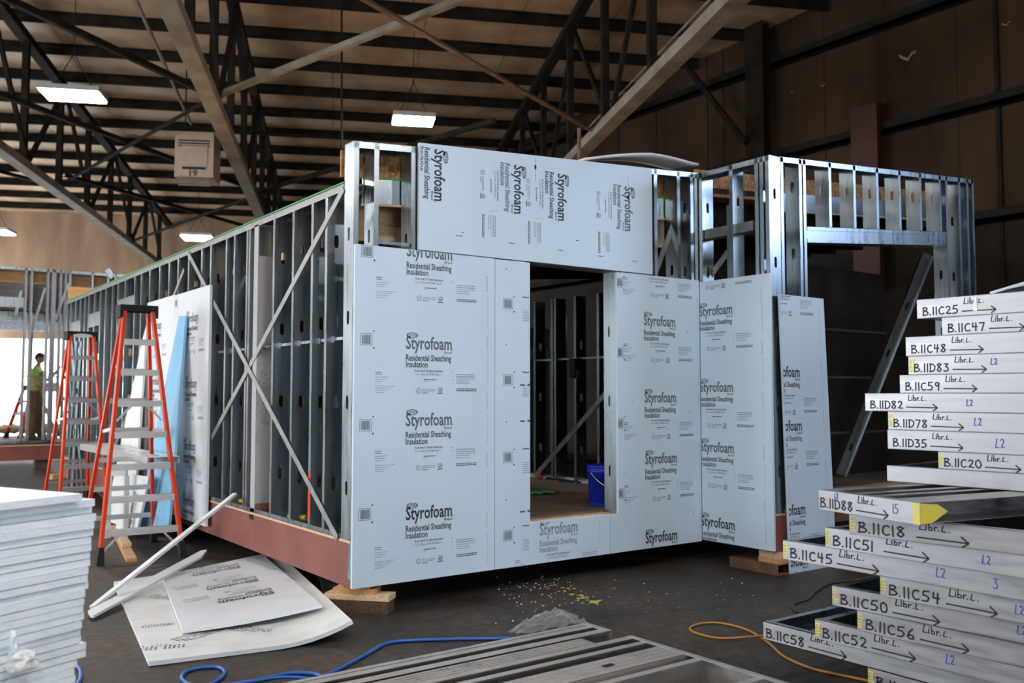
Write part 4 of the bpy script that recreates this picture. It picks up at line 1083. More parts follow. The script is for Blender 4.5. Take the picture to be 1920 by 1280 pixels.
lump(on_pile(24, 1205, 0.0), 0.035, 'foam_chunk', 'crumpled torn spot above the wedged foam chunk', 9, 'foam_edge', (.35, .5, 1.3))

# ================================================================== step ladders
def ladder(name, label, base, face, H, wb=0.62, wt=0.30, spread=1.25, group=None, capc='cap_black'):
    """base = midpoint between the front feet; face = unit vector the climbing side looks along"""
    base = V(base); f = V(face).normalized(); s = V((-f.y, f.x, 0)); up = V((0, 0, 1))
    t = thing(name, label, 'ladder', base, group)
    apex = base - f * (spread * 0.42) + up * H
    rails = {}
    for side, sg in (('a', -1), ('b', 1)):
        ft = base + s * sg * wb / 2; tp = apex + s * sg * wt / 2 + f * 0.07 - up * 0.06
        rt = base - f * spread + s * sg * wb * 0.47; tr = apex + s * sg * wt * 0.46 - f * 0.06 - up * 0.06
        for a, b, w_ in ((ft, tp, 0.082), (rt, tr, 0.065)):
            d = (b - a).normalized()
            r = MB().bar(a + d * 0.13, b, 0.030, w_, f).build('rail', 'orange', t)
            mb = MB(); c = a + d * 0.07
            mb.hexa([a + s * x * 0.034 + f * y * 0.055 for x, y in ((-1, -1), (1, -1), (1, 1), (-1, 1))] + [a + d * 0.16 + s * x * 0.022 + f * y * 0.047 for x, y in ((-1, -1), (1, -1), (1, 1), (-1, 1))])
            mb.build('foot', 'cap_black', t)
        rails[sg] = (ft, tp, rt, tr)
    n = max(3, int(round(H / 0.305)) - 1)
    for k in range(1, n + 1):
        q = (k * 0.305) / H
        a, b = rails[-1][0].lerp(rails[-1][1], q), rails[1][0].lerp(rails[1][1], q)
        MB().obox((a + b) / 2 - f * 0.0, (b - a) / 2 - s * 0.012, f * 0.042, up * 0.004).obox((a + b) / 2 + f * 0.040 - up * 0.026, (b - a) / 2 - s * 0.012, f * 0.003, up * 0.028).build('step', 'alu', t)
        if k in (1, 5):
            mb = MB()
            for (p_, dr) in ((a, 1), (b, -1)):
                mb.bar(p_ + s * dr * 0.16 - up * 0.03, p_ - up * 0.19 + s * dr * 0.012, 0.02, 0.004, f)
            mb.build('gusset', 'alu', t)
        a, b = rails[-1][2].lerp(rails[-1][3], q), rails[1][2].lerp(rails[1][3], q)
        if k < n: MB().bar(a, b, 0.006, 0.05, up).build('rear_bar', 'alu', t)
    for sg in (-1, 1):
        a, b = rails[sg][0].lerp(rails[sg][1], 0.52), rails[sg][2].lerp(rails[sg][3], 0.50)
        MB().bar(a, b, 0.006, 0.03, up).build('spreader', 'alu', t)
    mb = MB(); c = apex
    mb.obox(c - up * 0.010, s * (wt / 2 + 0.045), f * 0.115, up * 0.014)
    mb.obox(c - up * 0.034 + f * 0.105, s * (wt / 2 + 0.045), f * 0.012, up * 0.022).obox(c - up * 0.034 - f * 0.105, s * (wt / 2 + 0.045), f * 0.012, up * 0.022)
    for sg in (-1, 1): mb.obox(c - up * 0.06 + s * sg * (wt / 2 + 0.035), s * 0.012, f * 0.112, up * 0.06)
    cap = mb.build('top_cap', capc, t)
    return t, apex, f, s
l1, l2 = atz(192, 1063, 0), atz(335, 1040, 0)
f_ = V((-0.03, -1, 0)).normalized()
ladder('step_ladder', 'tall orange step ladder standing nearer, beside the foam pile', (l1 + l2) / 2, f_, 2.42, wb=0.74, wt=0.26, spread=1.08)
bb = V((-0.27, 7.55, 0)); 
f2_ = V((0.05, -1, 0)).normalized()
tl_, ap_, ff_, ss_ = ladder('step_ladder', 'orange step ladder standing farther back with a pale oval on its cap', bb, f2_, 2.42, spread=1.0)
mb = MB(); n_ = 20
mb.add([ap_ - V((0, 0, 0.055)) + ff_ * 0.1185 + ss_ * 0.13 * math.cos(2 * math.pi * k / n_) + V((0, 0, 0.026 * math.sin(2 * math.pi * k / n_))) for k in range(n_)], [tuple(range(n_))])
mb.build('cap_badge', 'white', tl_)

# aluminium plank resting across the two ladders
p, q = atd(176, 838, 10.9), atd(306, 888, 9.0)
p, q = V((p.x, p.y, 0.96)), V((q.x, q.y, 0.93))
d = (q - p).normalized(); sd = d.cross(V((0, 0, 1))).normalized()
t = thing('work_plank', 'aluminium work plank laid across the ladder rungs', 'plank', (p + q) / 2)
MB().bar(p, q, 0.30, 0.006).build('deck', 'alu', t)
for sg in (-1, 1): MB().bar(p + sd * sg * 0.15 - V((0, 0, 0.03)), q + sd * sg * 0.15 - V((0, 0, 0.03)), 0.008, 0.07).build('edge_rail', 'alu', t)
mb = MB()
L = (q - p).length
for k in range(4):
    c = p + d * (L * (0.45 + 0.15 * k)); mb.obox(c + V((0, 0, 0.0035)), sd * 0.03, d * 0.012, V((0, 0, 0.0005)))
mb.build('drain_hole', 'cap_black', t)

# ================================================================== boards and offcuts leaning on the side wall
def lean(px_bot0, px_bot1, px_top0, px_top1, xb, xt, label, m, th=0.025, prints=None, name='foam_offcut'):
    a = at(*px_bot0, 0, xb); b = at(*px_bot1, 0, xb); c = at(*px_top1, 0, xt); d_ = at(*px_top0, 0, xt)
    for q_ in (a, b): q_.z = max(q_.z, 0.003)
    g = [[a.lerp(d_, j / 6) for j in range(7)], [b.lerp(c, j / 6) for j in range(7)]]
    o = tag(MB().patch(g, -th if False else th).build(name, m), label, 'foam offcut')
    return o, a, b, c, d_
lean((252, 1012), (316, 985), (336, 592), (348, 592), -0.28, -0.072, 'bright blue foam offcut leaning against the pale wall boards', 'foam_blue')
lean((196, 1000), (248, 992), (266, 640), (275, 606), -0.30, -0.075, 'white foam sheet leaning behind the nearer ladder', 'foam_white')
o, a, b, c, d_ = lean((216, 1003), (255, 1000), (232, 888), (279, 893), -0.40, -0.33, 'short printed foam strip leaning low behind the ladder steps', 'foam_pale')
P = brand_block(0, 0, 80); mb = MB()
ux = (d_ - a).normalized(); uy = (a - b); uy = (uy - ux * uy.dot(ux)).normalized()
w_, h_ = (d_ - a).length, (b - a).length
nrm = ux.cross(uy)
P.put(mb, a + ux * 0.12 - uy * h_ * 0.72 + nrm * 0.004 * (1 if nrm.x < 0 else -1), ux, uy, (-0.1, -h_ * 0.2, w_ - 0.14, h_ * 0.6))
if mb.v: mb.build('printed_lettering', INKS, o, fix=False)

# pine stud on the floor under the ladder
a, b = atz(247, 1050, 0.02), atz(206, 972, 0.02); d = (b - a).normalized()
tag(MB().bar(a + V((0, 0, 0)), a + d * 2.4, 0.089, 0.038).build('timber_stud', 'wood_orange'), 'pine stud lying on the floor under the orange ladder', 'timber')
a, b = atz(238, 1022, 0.058), atz(214, 985, 0.058)
tag(MB().bar(a, a + (b - a).normalized() * 0.5, 0.085, 0.036).build('timber_stud', 'wood'), 'short pale pine offcut on top of the longer stud', 'timber')
c_ = atz(112, 893, 0.05)
tag(MB().bar(c_ + V((-0.15, 0, 0)), c_ + V((0.45, 0.1, 0)), 0.2, 0.09).build('timber_block', 'wood_orange'), 'pine block on the floor behind the farther ladder', 'timber')
# white bar trestle behind the ladder steps
a = atd(205, 876, 9.9); b = atd(238, 876, 9.9)
mb = MB(); mb.bar(V((a.x, a.y, 0.70)), V((b.x, b.y, 0.70)), 0.06, 0.06)
mb.bar(V((b.x, b.y, 0.67)), V((b.x, b.y, 0.0)), 0.05, 0.05).bar(V((a.x, a.y, 0.67)), V((a.x, a.y, 0.0)), 0.05, 0.05)
tag(mb.build('trestle', 'white'), 'low white trestle behind the ladder steps', 'trestle')

# ================================================================== scrap boards lying on the floor
def quad_board(c, nu, nv, zf, th, m, label, prints=None, name='foam_board'):
    g = []
    for i in range(nu):
        s = i / (nu - 1); row = []
        for j in range(nv):
            r = j / (nv - 1)
            p = c[0].lerp(c[1], s).lerp(c[3].lerp(c[2], s), r); row.append(V((p.x, p.y, zf(s, r))))
        g.append(row)
    return tag(MB().patch(g, th, 0, 1).build(name, [m, 'foam_edge']), label, 'foam board'), g
A_, D_ = atz(213, 1090, 0.03), atz(279, 1240, 0.03)
C_ = atz(660, 1165, 0.12); B_c = atz(520, 1042, 0.03)
z1 = lambda s, r: 0.030 + 0.10 * max(0, s - 0.45) ** 2 / 0.3 * r
o, g1 = quad_board([D_, C_, B_c, A_], 15, 9, lambda s, r: 0.029 + 0.10 * max(0.0, s - 0.6) ** 2 / 0.16 * (0.35 + 0.65 * (1 - r)), 0.025, 'foam_white', 'large scuffed white foam board lying on the floor, far corner curled up')
# boot prints on it
rn = random.Random(31)
def footprint(px, py, ang, sc=1.0):
    P = Print(); c = atz(px, py, 0.0315)
    for k in range(11):
        yy = -0.14 + 0.026 * k
        w_ = 0.048 * (1 - abs(yy - 0.03) / 0.30) + 0.006
        for j in range(6):
            xx = -w_ + 2 * w_ * j / 5 
            if rn.random() < 0.85: P.line(xx, yy, xx + 0.011, yy + 0.013, 0.008, rn.choice((0, 1, 1, 2)))
    ca, sa = math.cos(ang), math.sin(ang)
    mb = MB(); P.put(mb, c, V((ca, sa, 0)) * sc, V((-sa, ca, 0)) * sc, lift=0.0)
    mb.build('boot_print', INKS, o, fix=False)
footprint(300, 1213, 1.2); footprint(372, 1190, 1.9, 1.2); footprint(430, 1176, 1.1); footprint(470, 1180, 0.7); footprint(310, 1120, 0.5); footprint(295, 1172, 1.4, .7)
footprint(500, 1166, 0.9, .8)
a1, d1 = atz(303, 1078, 0.06), atz(342, 1181, 0.06)
c1, b1 = atz(603, 1138, 0.115), atz(492, 1040, 0.065)
o2, g2 = quad_board([d1, c1, b1, a1], 13, 9, lambda s, r: 0.060 + 0.06 * s * s * (1 - r) + 0.012 * s, 0.020, 'foam_pale', 'printed foam board lying upside-down on the scuffed white board')
mb = MB()
_l1, _l2 = (c1 - d1).length, (a1 - d1).length
def surf(a, b):   # local metres -> on the board, text reading upside-down
    s, r = a / _l1, b / _l2
    s = min(max(s, 0), 1); r = min(max(r, 0), 1)
    p = d1.lerp(c1, s).lerp(a1.lerp(b1, s), r); return V((p.x, p.y, 0.060 + 0.06 * s * s * (1 - r) + 0.012 * s + 0.0025))
for k, (a0, b0, hh) in enumerate(((0.78 * _l1, 0.32 * _l2, 0), (0.75 * _l1, 0.56 * _l2, 1), (0.70 * _l1, 0.86 * _l2, 1))):
    P = brand_block(hh, hh, 90 + k)
    P2 = Print()
    for vs, fs, m_ in P.p: P2.p.append(([(a0 - x, b0 - y * 0.75) for x, y in vs], fs, m_))
    P2.put(mb, V(), V((1, 0, 0)), V((0, 1, 0)), (0.02, 0.02, _l1 - 0.02, _l2 - 0.02), f=surf)
mb.build('printed_lettering', INKS, o2, fix=False)
# long thin offcuts
p0, p1 = atz(172, 1139, 0.02), atx(441, 926, -0.03)
d = (p1 - p0).normalized(); sd = d.cross(V((0, 0, 1))).normalized(); n_ = sd.cross(d)
tag(MB().obox((p0 + p1) / 2, (p1 - p0) / 2, sd * 0.020, n_ * 0.012).build('foam_offcut', 'foam_pale'), 'thin foam strip leaning up against the red steel rim', 'foam offcut')
p0, p1 = atz(163, 1158, 0.02), atz(390, 1034, 0.13); d = (p1 - p0).normalized(); sd = d.cross(V((0, 0, 1))).normalized(); n_ = sd.cross(d)
w_ = 0.05
mb = MB(); mb.prism([p0 - sd * w_ + d * 0.10, p0 + sd * w_ * 0.6, p0 + sd * w_, p1 + sd * w_ - d * 0.25, p1 - sd * w_ * 0.2, p1 - sd * w_ - d * 0.05], n_ * 0.02)
tag(mb.build('foam_offcut', 'foam_pale'), 'pointed foam strip lying across the floor boards', 'foam offcut')

# plastic film bundled beside the blocking
g = []
for i in range(9):
    row = []
    for j in range(7):
        p = atz(572 + 5 * j + 4 * i, 1046 + 9 * i, 0.0); row.append(V((p.x + 0.02 * j, p.y, 0.05 + 0.03 * math.sin(2.1 * i + 1.7 * j) + 0.02 * math.cos(3 * j - i))))
    g.append(row)
tag(MB().patch(g, 0.002).build('plastic_film', 'pvc', smooth=True), 'crumpled clear film in the shade under the red rim', 'plastic film')

# ================================================================== hoses and cords
def smooth_path(pts, n=8):
    out = []
    P_ = [pts[0]] + pts + [pts[-1]]
    for i in range(1, len(P_) - 2):
        a, b, c, d = P_[i - 1], P_[i], P_[i + 1], P_[i + 2]
        for k in range(n):
            t = k / n
            out.append(0.5 * ((2 * b) + (c - a) * t + (2 * a - 5 * b + 4 * c - d) * t * t + (3 * b - a - 3 * c + d) * t ** 3))
    out.append(pts[-1]); return out
def cable(pxs, r, m, name, label, cat, z=None):
    pts = [atz(x, y, (z[i] if z else r)) for i, (x, y) in enumerate(pxs)]
    return tag(MB().tube(smooth_path(pts), r, 8).build(name, m, smooth=True), label, cat)
cable([(985, 1196), (930, 1197), (850, 1198), (760, 1201), (722, 1207), (690, 1225), (640, 1252), (605, 1269), (612, 1280), (590, 1290)], 0.011, 'hose', 'air_hose', 'blue hose running along the floor to the plastic film', 'hose')
cable([(608, 1272), (590, 1263), (540, 1262), (500, 1272), (450, 1280), (400, 1290)], 0.011, 'hose', 'air_hose', 'blue hose strand bundled at the picture bottom', 'hose')
cable([(600, 1276), (560, 1270), (520, 1270), (480, 1276), (420, 1284)], 0.010, 'hose', 'air_hose', 'second blue hose strand in the bundle', 'hose', z=[.032] * 5)
cable([(430, 1288), (395, 1290), (360, 1284), (341, 1272), (350, 1258), (380, 1251), (410, 1251), (421, 1260), (412, 1272), (395, 1283), (380, 1292)], 0.0105, 'hose', 'air_hose', 'loop of blue hose beside the bundle', 'hose')
cable([(143, 1247), (150, 1256), (151, 1272), (140, 1290)], 0.011, 'hose', 'air_hose', 'short bend of blue hose beside the foam pile', 'hose')
cable([(1640, 1205), (1520, 1180), (1440, 1190), (1400, 1194), (1350, 1196), (1310, 1188), (1293, 1178), (1312, 1169), (1352, 1168), (1400, 1180), (1440, 1204), (1470, 1230), (1520, 1252), (1580, 1266), (1640, 1279), (1680, 1290)], 0.008, 'cord_orange', 'extension_cord', 'orange brown cord looping on the floor before the panel pile', 'cord', z=[.008, .008, .018, .026, .008, .008, .008, .008, .008, .008, .008, .008, .008, .008, .008, .008])
cable([(1680, 1070), (1610, 1086), (1560, 1092), (1530, 1108), (1515, 1122), (1492, 1130), (1486, 1138), (1494, 1147)], 0.010, 'cord_green', 'extension_cord', 'dark green cord on the floor behind the panel pile', 'cord')
cable([(258, 1068), (276, 1050), (300, 1034), (325, 1020)], 0.006, 'cap_black', 'cable', 'thin black cable on the floor between the ladder feet', 'cable')

# ================================================================== floor marks and crumbs
rn = random.Random(77); mb = MB()
for (cx_, cy_, n_, sp) in ((1040, 1098, 5, 12), (1065, 1104, 8, 14), (1095, 1118, 14, 22), (1115, 1128, 14, 18)):
    for k in range(n_):
        p = atz(cx_ + rn.gauss(0, sp * 0.5), cy_ + rn.gauss(0, sp * 0.18), 0.0012)
        m_ = rn.randint(5, 7); r_ = rn.uniform(0.008, 0.03)
        mb.add([p + V((r_ * rn.uniform(.5, 1.4) * math.cos(2 * math.pi * j / m_), r_ * rn.uniform(.5, 1.2) * math.sin(2 * math.pi * j / m_), 0)) for j in range(m_)], [tuple(range(m_))])
tag(mb.build('paint_patch', 'yellow_paint', fix=False), 'worn yellow paint patch on the concrete floor', 'paint mark')
mb = MB()
for k in range(150):
    if k < 120: px, py = rn.gauss(1010, 60), rn.gauss(1105, 22)
    elif k < 180: px, py = rn.uniform(1180, 1430), rn.uniform(1060, 1150)
    else: px, py = rn.uniform(480, 1400), rn.uniform(1090, 1270)
    if py < 1080: continue
    p = atz(px, py, 0.0); r_ = rn.uniform(0.001, 0.0036)
    mb.obox(p + V((0, 0, r_)), V((r_ * 1.3, 0, 0)), V((0, r_, 0)), V((0, 0, r_)))
tag(mb.build('foam_debris', 'foam_white'), 'white foam crumbs scattered over the concrete floor', 'debris', kind='stuff')
mb = MB(); j0 = None
for a, b in (((160, 1199), (240, 1196)), ((240, 1196), (275, 1192)), ((660, 1190), (1200, 1150)), ((1200, 1150), (1440, 1132))):
    p, q = atz(*a, 0.0008), atz(*b, 0.0008); sd = (q - p).cross(V((0, 0, 1))).normalized() * 0.003
    mb.add([p - sd, q - sd, q + sd, p + sd], [(0, 1, 2, 3)])
tag(mb.build('trim_8', 'cap_black', fix=False), 'saw-cut joints of the concrete floor', 'floor joint', kind='structure')

# ================================================================== inside the doorway
c = atz(1123, 951, ZD + 0.001)
c = V((c.x + 0.16, c.y + 0.12, ZD))
t = thing('bucket', 'dark blue bucket standing inside the doorway', 'bucket', c)
MB().lathe(c, [(0.0, 0.003), (0.125, 0.003), (0.128, 0.01), (0.142, 0.30), (0.150, 0.302), (0.150, 0.325), (0.143, 0.328), (0.144, 0.345), (0.151, 0.347), (0.151, 0.365), (0.144, 0.366), (0.132, 0.03), (0.0, 0.02)], 28).build('body', 'bucket', t, smooth=True)
MB().tube([c + V((-0.152 * math.cos(a), -0.152 * abs(math.sin(a)) - 0.004, 0.30 - 0.14 * math.sin(a))) for a in [math.pi * k / 12 for k in range(13)]], 0.004, 6).build('handle', 'alu', t)
MB().obox(c + V((0.03, -0.143, 0.17)), V((0.06, 0, 0)), V((0, 0.003, 0)), V((0, 0, 0.05))).build('label', 'white', t)
p = atz(1012, 926, ZD + 0.001); g = []
for i in range(8):
    g.append([V((p.x - 0.16 + 0.05 * i + 0.02 * math.sin(3 * j), p.y - 0.08 + 0.045 * j + 0.02 * math.cos(2 * i), ZD + 0.012 + 0.010 * (1 + math.sin(2 * i + 3 * j)))) for j in range(5)])
tag(MB().patch(g, 0.006).build('glove', 'green', smooth=True), 'crumpled bright green glove on the brown deck', 'glove')
M['green'].node_tree.nodes['Principled BSDF'].inputs['Base Color'].default_value = (0.05, 0.34, 0.10, 1)
p = atz(1022, 893, ZD + 0.03)
for k, (dx, m, nm, lab) in enumerate(((0.0, 'red_plastic', 'hand_tool', 'red tool lying at the foot of the inner wall'), (0.0, 'cap_black', 'cable_coil', 'black cable heap along the foot of the inner wall'))):
    pts = [V((3.80 - 0.02 * k, 2.75 - 0.9 * k - 0.02 * i + 0.0, ZD + 0.03 + 0.015 * math.sin(2.2 * i))) for i in range(4 if k == 0 else 16)]
    if k: pts = [V((3.79 + 0.03 * math.sin(1.9 * i), 2.6 - 0.05 * i, ZD + 0.02 + 0.012 * abs(math.sin(1.3 * i)))) for i in range(14)]
    tag(MB().tube(smooth_path(pts, 4), 0.02 if k == 0 else 0.012, 8).build(nm, m, smooth=True), lab, 'tool' if k == 0 else 'cable')
p = atx(1080, 690, 3.815)
tag(MB().obox(p, V((0.06, 0, 0)), V((0, 0.05, 0)), V((0, 0, 0.11))).obox(p + V((0.0, -0.05, -0.07)), V((0.05, 0, 0)), V((0, 0.05, 0)), V((0, 0, 0.05))).build('junction_box', 'cap_black'), 'black tool box hung on the inner wall studs', 'box')
# ================================================================== pile of handwritten wall panels
HT = 0.0935
def wall_panel(code, p0, dirv, L, ztop_, h, extra, label, depth=2.2, lead='B.', mark_x=0.03, tone='pale_steel', yellow=True, arrow_at=None, tilt=0.0, studs=(0.42, 0.81, 1.22, 1.62), tw=0.245, flw=None, group='marked wall panels in the pile', libr=True, front=None):
    """flat galvanised frame: front track through p0 running along dirv, studs going away along +X"""
    d = V(dirv).normalized(); n = V((d.y, -d.x, 0))      # n points from the front face towards the viewer
    if n.x > 0: n = -n
    bk = -n; up = V((0, 0, 1)); z0 = ztop_ - h
    p0 = V((p0.x, p0.y, 0)); zz = V((0, 0, z0))
    t = thing('wall_panel', label, 'wall panel', p0 + zz, group)
    th = 0.003
    # track: web facing the viewer, legs pointing back
    MB().channel(p0 + zz, p0 + zz + d * L, up, bk, h, 0.038).build('track', tone, t)
    MB().channel(p0 + zz + bk * depth, p0 + zz + bk * depth + d * L, up, -bk, h, 0.038).build('track', tone, t)
    for s in (((0.0, L - 0.041) + tuple(x for x in studs if x < L - 0.1)) if not flw else ()):
        a = p0 + zz + d * s + bk * 0.004; b = a + bk * (depth - 0.008)
        # C stud lying on its side: web upright, flanges flat
        mb = MB(); sg = 1 if s < L - 0.05 else -1
        a2, b2 = (a, b) if sg > 0 else (a + d * 0.041, b + d * 0.041)
        mb.channel(a2 + up * 0.003, b2 + up * 0.003, up, d * sg, h - 0.006, 0.041)
        mb.build('stud', 'steel', t)
    for s, wd in (flw or ()):
        a = p0 + zz + d * s + bk * 0.004; b = a + bk * (depth - 0.008)
        MB().channel(a + up * 0.003, b + up * 0.003, up, d, h - 0.005, wd).build('stud', 'pale_steel', t)
    P = Print(); rnd = random.Random(code + label)
    W_ = 0.0046
    x = mark_x
    if code:
        k_ = tw / 0.245
        hgt = min(0.045 * (k_ * 0.5 + 0.5), h * 0.5)
        raw = sum(ADV.get(c_, 0.70) for c_ in 'B.11C45'); kx = tw / raw / hgt
        x = scrawl(P, 'B.' + code, x, h * 0.15, hgt, 0.0076 * (0.4 + 0.6 * k_), 0, rnd, kx)
        xl = mark_x + tw * 1.12
        scrawl(P, 'Libr.l.', xl, h * 0.60, 0.033 * (k_ * 0.5 + 0.5), 0.0050 * (0.4 + 0.6 * k_), 0, rnd, 1.35 * (0.45 + 0.55 * k_))
        arrow(P, mark_x + tw * 1.06, h * 0.24, 0.215 * k_, 0.030 * k_, 0.0070 * (0.4 + 0.6 * k_), 0)
    for (s_, ex_, ey_, eh_) in extra: scrawl(P, s_, ex_, ey_ * h, eh_, 0.0042, 1, rnd)
    mb = MB(); P.put(mb, p0 + zz, d, up, (0.001, 0.001, L - 0.001, h - 0.001), lift=0.0)
    if mb.v:
        for v in mb.v: v += n * 0.0012
        mb.build('handwriting', ['marker', 'marker_blue'], t, fix=False)
    if yellow:
        mb = MB(); P = Print()
        for k in range(5): P.rect(0.002, h * (0.15 + 0.15 * k), 0.022 + 0.01 * rnd.random(), h * (0.24 + 0.15 * k), 0)
        P.put(mb, p0 + zz, d, up, lift=0.0)
        for v in mb.v: v += n * 0.0008
        mb.build('yellow_mark', 'yellow_paint', t, fix=False)
        P = Print(); mb = MB()
        for k in range(6): P.line(0.003, h * (0.2 + 0.11 * k), 0.018, h * (0.16 + 0.11 * k), 0.0012, 0)
        P.put(mb, p0 + zz, d, up, lift=0.0)
        for v in mb.v: v += n * 0.0011
        mb.build('pencil_marks', 'marker', t, fix=False)
    return t
DN = V((0, -1, 0))
near = [  # code, left corner pixel, far-top pixel on the right edge, extras, label tail
    ('11D88', (1535, 917), None, [('L2', 0.10, 0.66, 0.024), ('15', 0.435, 0.36, 0.040)], 'short wall panel marked B.11D88 with a yellow sprayed end, top of the lower pile'),
    ('11C18', (1592, 962), (1920, 996), [], 'wall panel marked B.11C18 with yellow patch, directly below the short one'),
    ('11C51', (1547, 988), (1920, 1040), [('L2', 0.75, 0.36, 0.036)], 'wall panel marked B.11C51, third in the lower pile'),
    ('11C45', (1468, 1012), (1920, 1082), [('L2', 0.79, 0.40, 0.042), ('3', 1.03, 0.32, 0.042)], 'wall panel marked B.11C45 with blue L2 and 3, jutting far out'),
    ('11C54', (1650, 1078), (1920, 1125), [('L2', 0.59, 0.36, 0.036)], 'wall panel marked B.11C54, set back under the far-jutting one'),
    ('11C50', (1560, 1097), (1920, 1163), [('L2', 0.84, 0.36, 0.036)], 'wall panel marked B.11C50 with a brown smudge'),
    ('11C56', (1607, 1143), (1920, 1208), [], 'wall panel marked B.11C56, dented on its face'),
    ('11C52', (1528, 1160), (1920, 1251), [('L2', 0.66, 0.36, 0.040)], 'wall panel marked B.11C52 with blue L2'),
    ('11C58', (1431, 1164), (1528, 1188), [], 'wall panel marked B.11C58, lowest one jutting out above the cord'),
    ('11C', (1627, 1250), None, [('L2', 0.30, 0.50, 0.036)], 'wall panel cut by the picture bottom edge, marked B.11C'),
]
zt_ = 1.11
for k, (code, pl_, pr_, ex, lab) in enumerate(near):
    z = zt_ - 0.094 * k
    p = atz(*pl_, z)
    if pr_:
        q = atz(*pr_, z); d = (q - p)
        if k == 8: d = DN
    else: d = DN
    d = V((d.x, d.y, 0)).normalized()
    if code == '11D88':
        q = atz(1725, 942, z); d = (q - p); L = V((d.x, d.y, 0)).length; d.normalize()
        d = V((d.x, d.y, 0)).normalized()
        t = wall_panel(code, p, d, L, z, HT, ex, lab, depth=3.0, flw=((0.0, 0.05), (0.16, 0.055), (0.275, 0.05), (L - 0.165, 0.16)), yellow=False, tw=0.205, mark_x=0.012)
        P = Print(); n = V((d.y, -d.x, 0)); n = -n if n.x > 0 else n
        mb = MB(); P.rect(L - 0.035, 0.002, L - 0.002, HT - 0.004, 0); P.put(mb, V((p.x, p.y, z - HT)), d, V((0, 0, 1)), lift=0.0)
        for v in mb.v: v += n * 0.0009
        e = V((p.x, p.y, z - HT)) + d * (L + 0.001); bk = -n; g_ = []
        mb.add([e + V((0, 0, 0.004)), e + bk * 0.07 + V((0, 0, 0.008)), e + bk * 0.16 + V((0, 0, 0.05)), e + bk * 0.10 + V((0, 0, HT - 0.012)), e + V((0, 0, HT - 0.004))], [(0, 1, 2, 3, 4)])
        mb.build('yellow_mark', 'yellow_paint', t, fix=False)
        lump_c = e + bk * 0.66 + V((0, 0, 0.05))
        bm = bmesh.new(); bmesh.ops.create_icosphere(bm, subdivisions=2, radius=0.035); mb = MB()
        mb.add([lump_c + V((v.co.x, v.co.y * 0.4, v.co.z * 0.8)) * (1 + 0.5 * noise.noise(v.co * 60)) for v in bm.verts], [[v.index for v in f.verts] for f in bm.faces]); bm.free()
        mb.build('rust_stain', 'rust', t)
    else:
        wall_panel(code, p, d, 2.0, z, HT, ex, lab, mark_x=0.045 if k not in (8,) else 0.02, yellow=(k not in (8,)), tw=0.245)
# two more panels and bearers carrying the pile, in the shade beneath
pb = atz(1700, 1262, 0.17)
for k in range(1):
    wall_panel('', V((1.10, -3.42, 0)), DN, 1.9, 0.264 - 0.094 * (k + 0) - 0.0 - 0.094, HT, [], 'unmarked wall panel at the very bottom of the pile', yellow=False)
for x in (1.45, 2.6):
    tag(MB().box((x, -5.2, 0), (x + 0.09, -3.5, 0.0755)).build('timber_bearer', 'wood_dark'), 'timber bearer under the wall panel pile' if x < 2 else 'second timber bearer deeper under the wall panel pile', 'timber')

# upper part of the pile, set back
xs = 1.43; yd = R(-3.55)
d_up = -V((math.sin(yd), math.cos(yd), 0))
pc = atx(1663, 872, xs); nrm_up = V((d_up.y, -d_up.x, 0))
def on_front(px, py, off=0.0):
    dd = _F + _R * ((px - 960) / FPX) + _U * ((640 - py) / FPX)
    o_ = pc - (nrm_up if nrm_up.x < 0 else -nrm_up) * off
    return CAM + dd * ((o_ - CAM).dot(nrm_up) / dd.dot(nrm_up))
upper = [
    ('', (1663, 872), 0, [], 'unmarked pale wall panel resting on the short yellow-ended one', False),
    ('11C20', (1759, 846), 1, [('L2', 0.395, 0.40, 0.040)], 'wall panel marked B.11C20, lowest marked one of the upper pile', True),
    ('11D35', (1664, 805), 0, [('L2', 0.53, 0.30, 0.042)], 'wall panel marked B.11D35 with a dented face', False),
    ('11D78', (1665, 771), 1, [('L2', 0.43, 0.34, 0.036), ('7', 0.70, 0.34, 0.048)], 'wall panel marked B.11D78 with blue L2 and 7', True),
    ('11D82', (1622, 737), 0, [('L2', 0.52, 0.34, 0.030)], 'wall panel marked B.11D82, longest overhang of the upper pile', False),
    ('11C59', (1687, 703), 0, [('L2', 0.64, 0.34, 0.034)], 'wall panel marked B.11C59 with a smudged first letter', False),
    ('11D83', (1703, 668), 1, [('L2', 0.40, 0.44, 0.030)], 'wall panel marked B.11D83 with yellow edge and blue L2', True),
    ('11C48', (1698, 632), 0, [], 'wall panel marked B.11C48, third from the top', False),
    ('11C47', (1766, 595), 1, [], 'wall panel marked B.11C47, set back second from the top', False),
    ('11C25', (1719, 562), 0, [], 'wall panel marked B.11C25, topmost level one with white tape', False),
]
zs = []
for (code, pl_, back, ex, lab, yl_) in upper:
    zs.append(on_front(*pl_, 0.0).z)
prev = 1.1105
for k, (code, pl_, back, ex, lab, yl_) in enumerate(upper):
    p = on_front(*pl_, 0.0); zt2_ = max(zs[k], prev + 0.06)
    h = min(zt2_ - prev - 0.001, 0.102)
    t = wall_panel(code, p, d_up, 1.9, zt2_, h, ex, lab, depth=2.0, yellow=yl_, mark_x=0.03, tw=0.18, tone='pale_steel')
    if code == '11C25':
        mb = MB(); P = Print(); P.p.append(([(0.275, 0.02), (0.295, 0.02), (0.292, 0.085), (0.280, 0.085)], [(0, 1, 2, 3)], 0))
        P.put(mb, V((p.x, p.y, zt2_ - h)), d_up, V((0, 0, 1)), lift=0.0)
        nn = nrm_up if nrm_up.x < 0 else -nrm_up
        for v in mb.v: v += nn * 0.0022
        mb.build('tape', 'white', t, fix=False)
    prev = zt2_
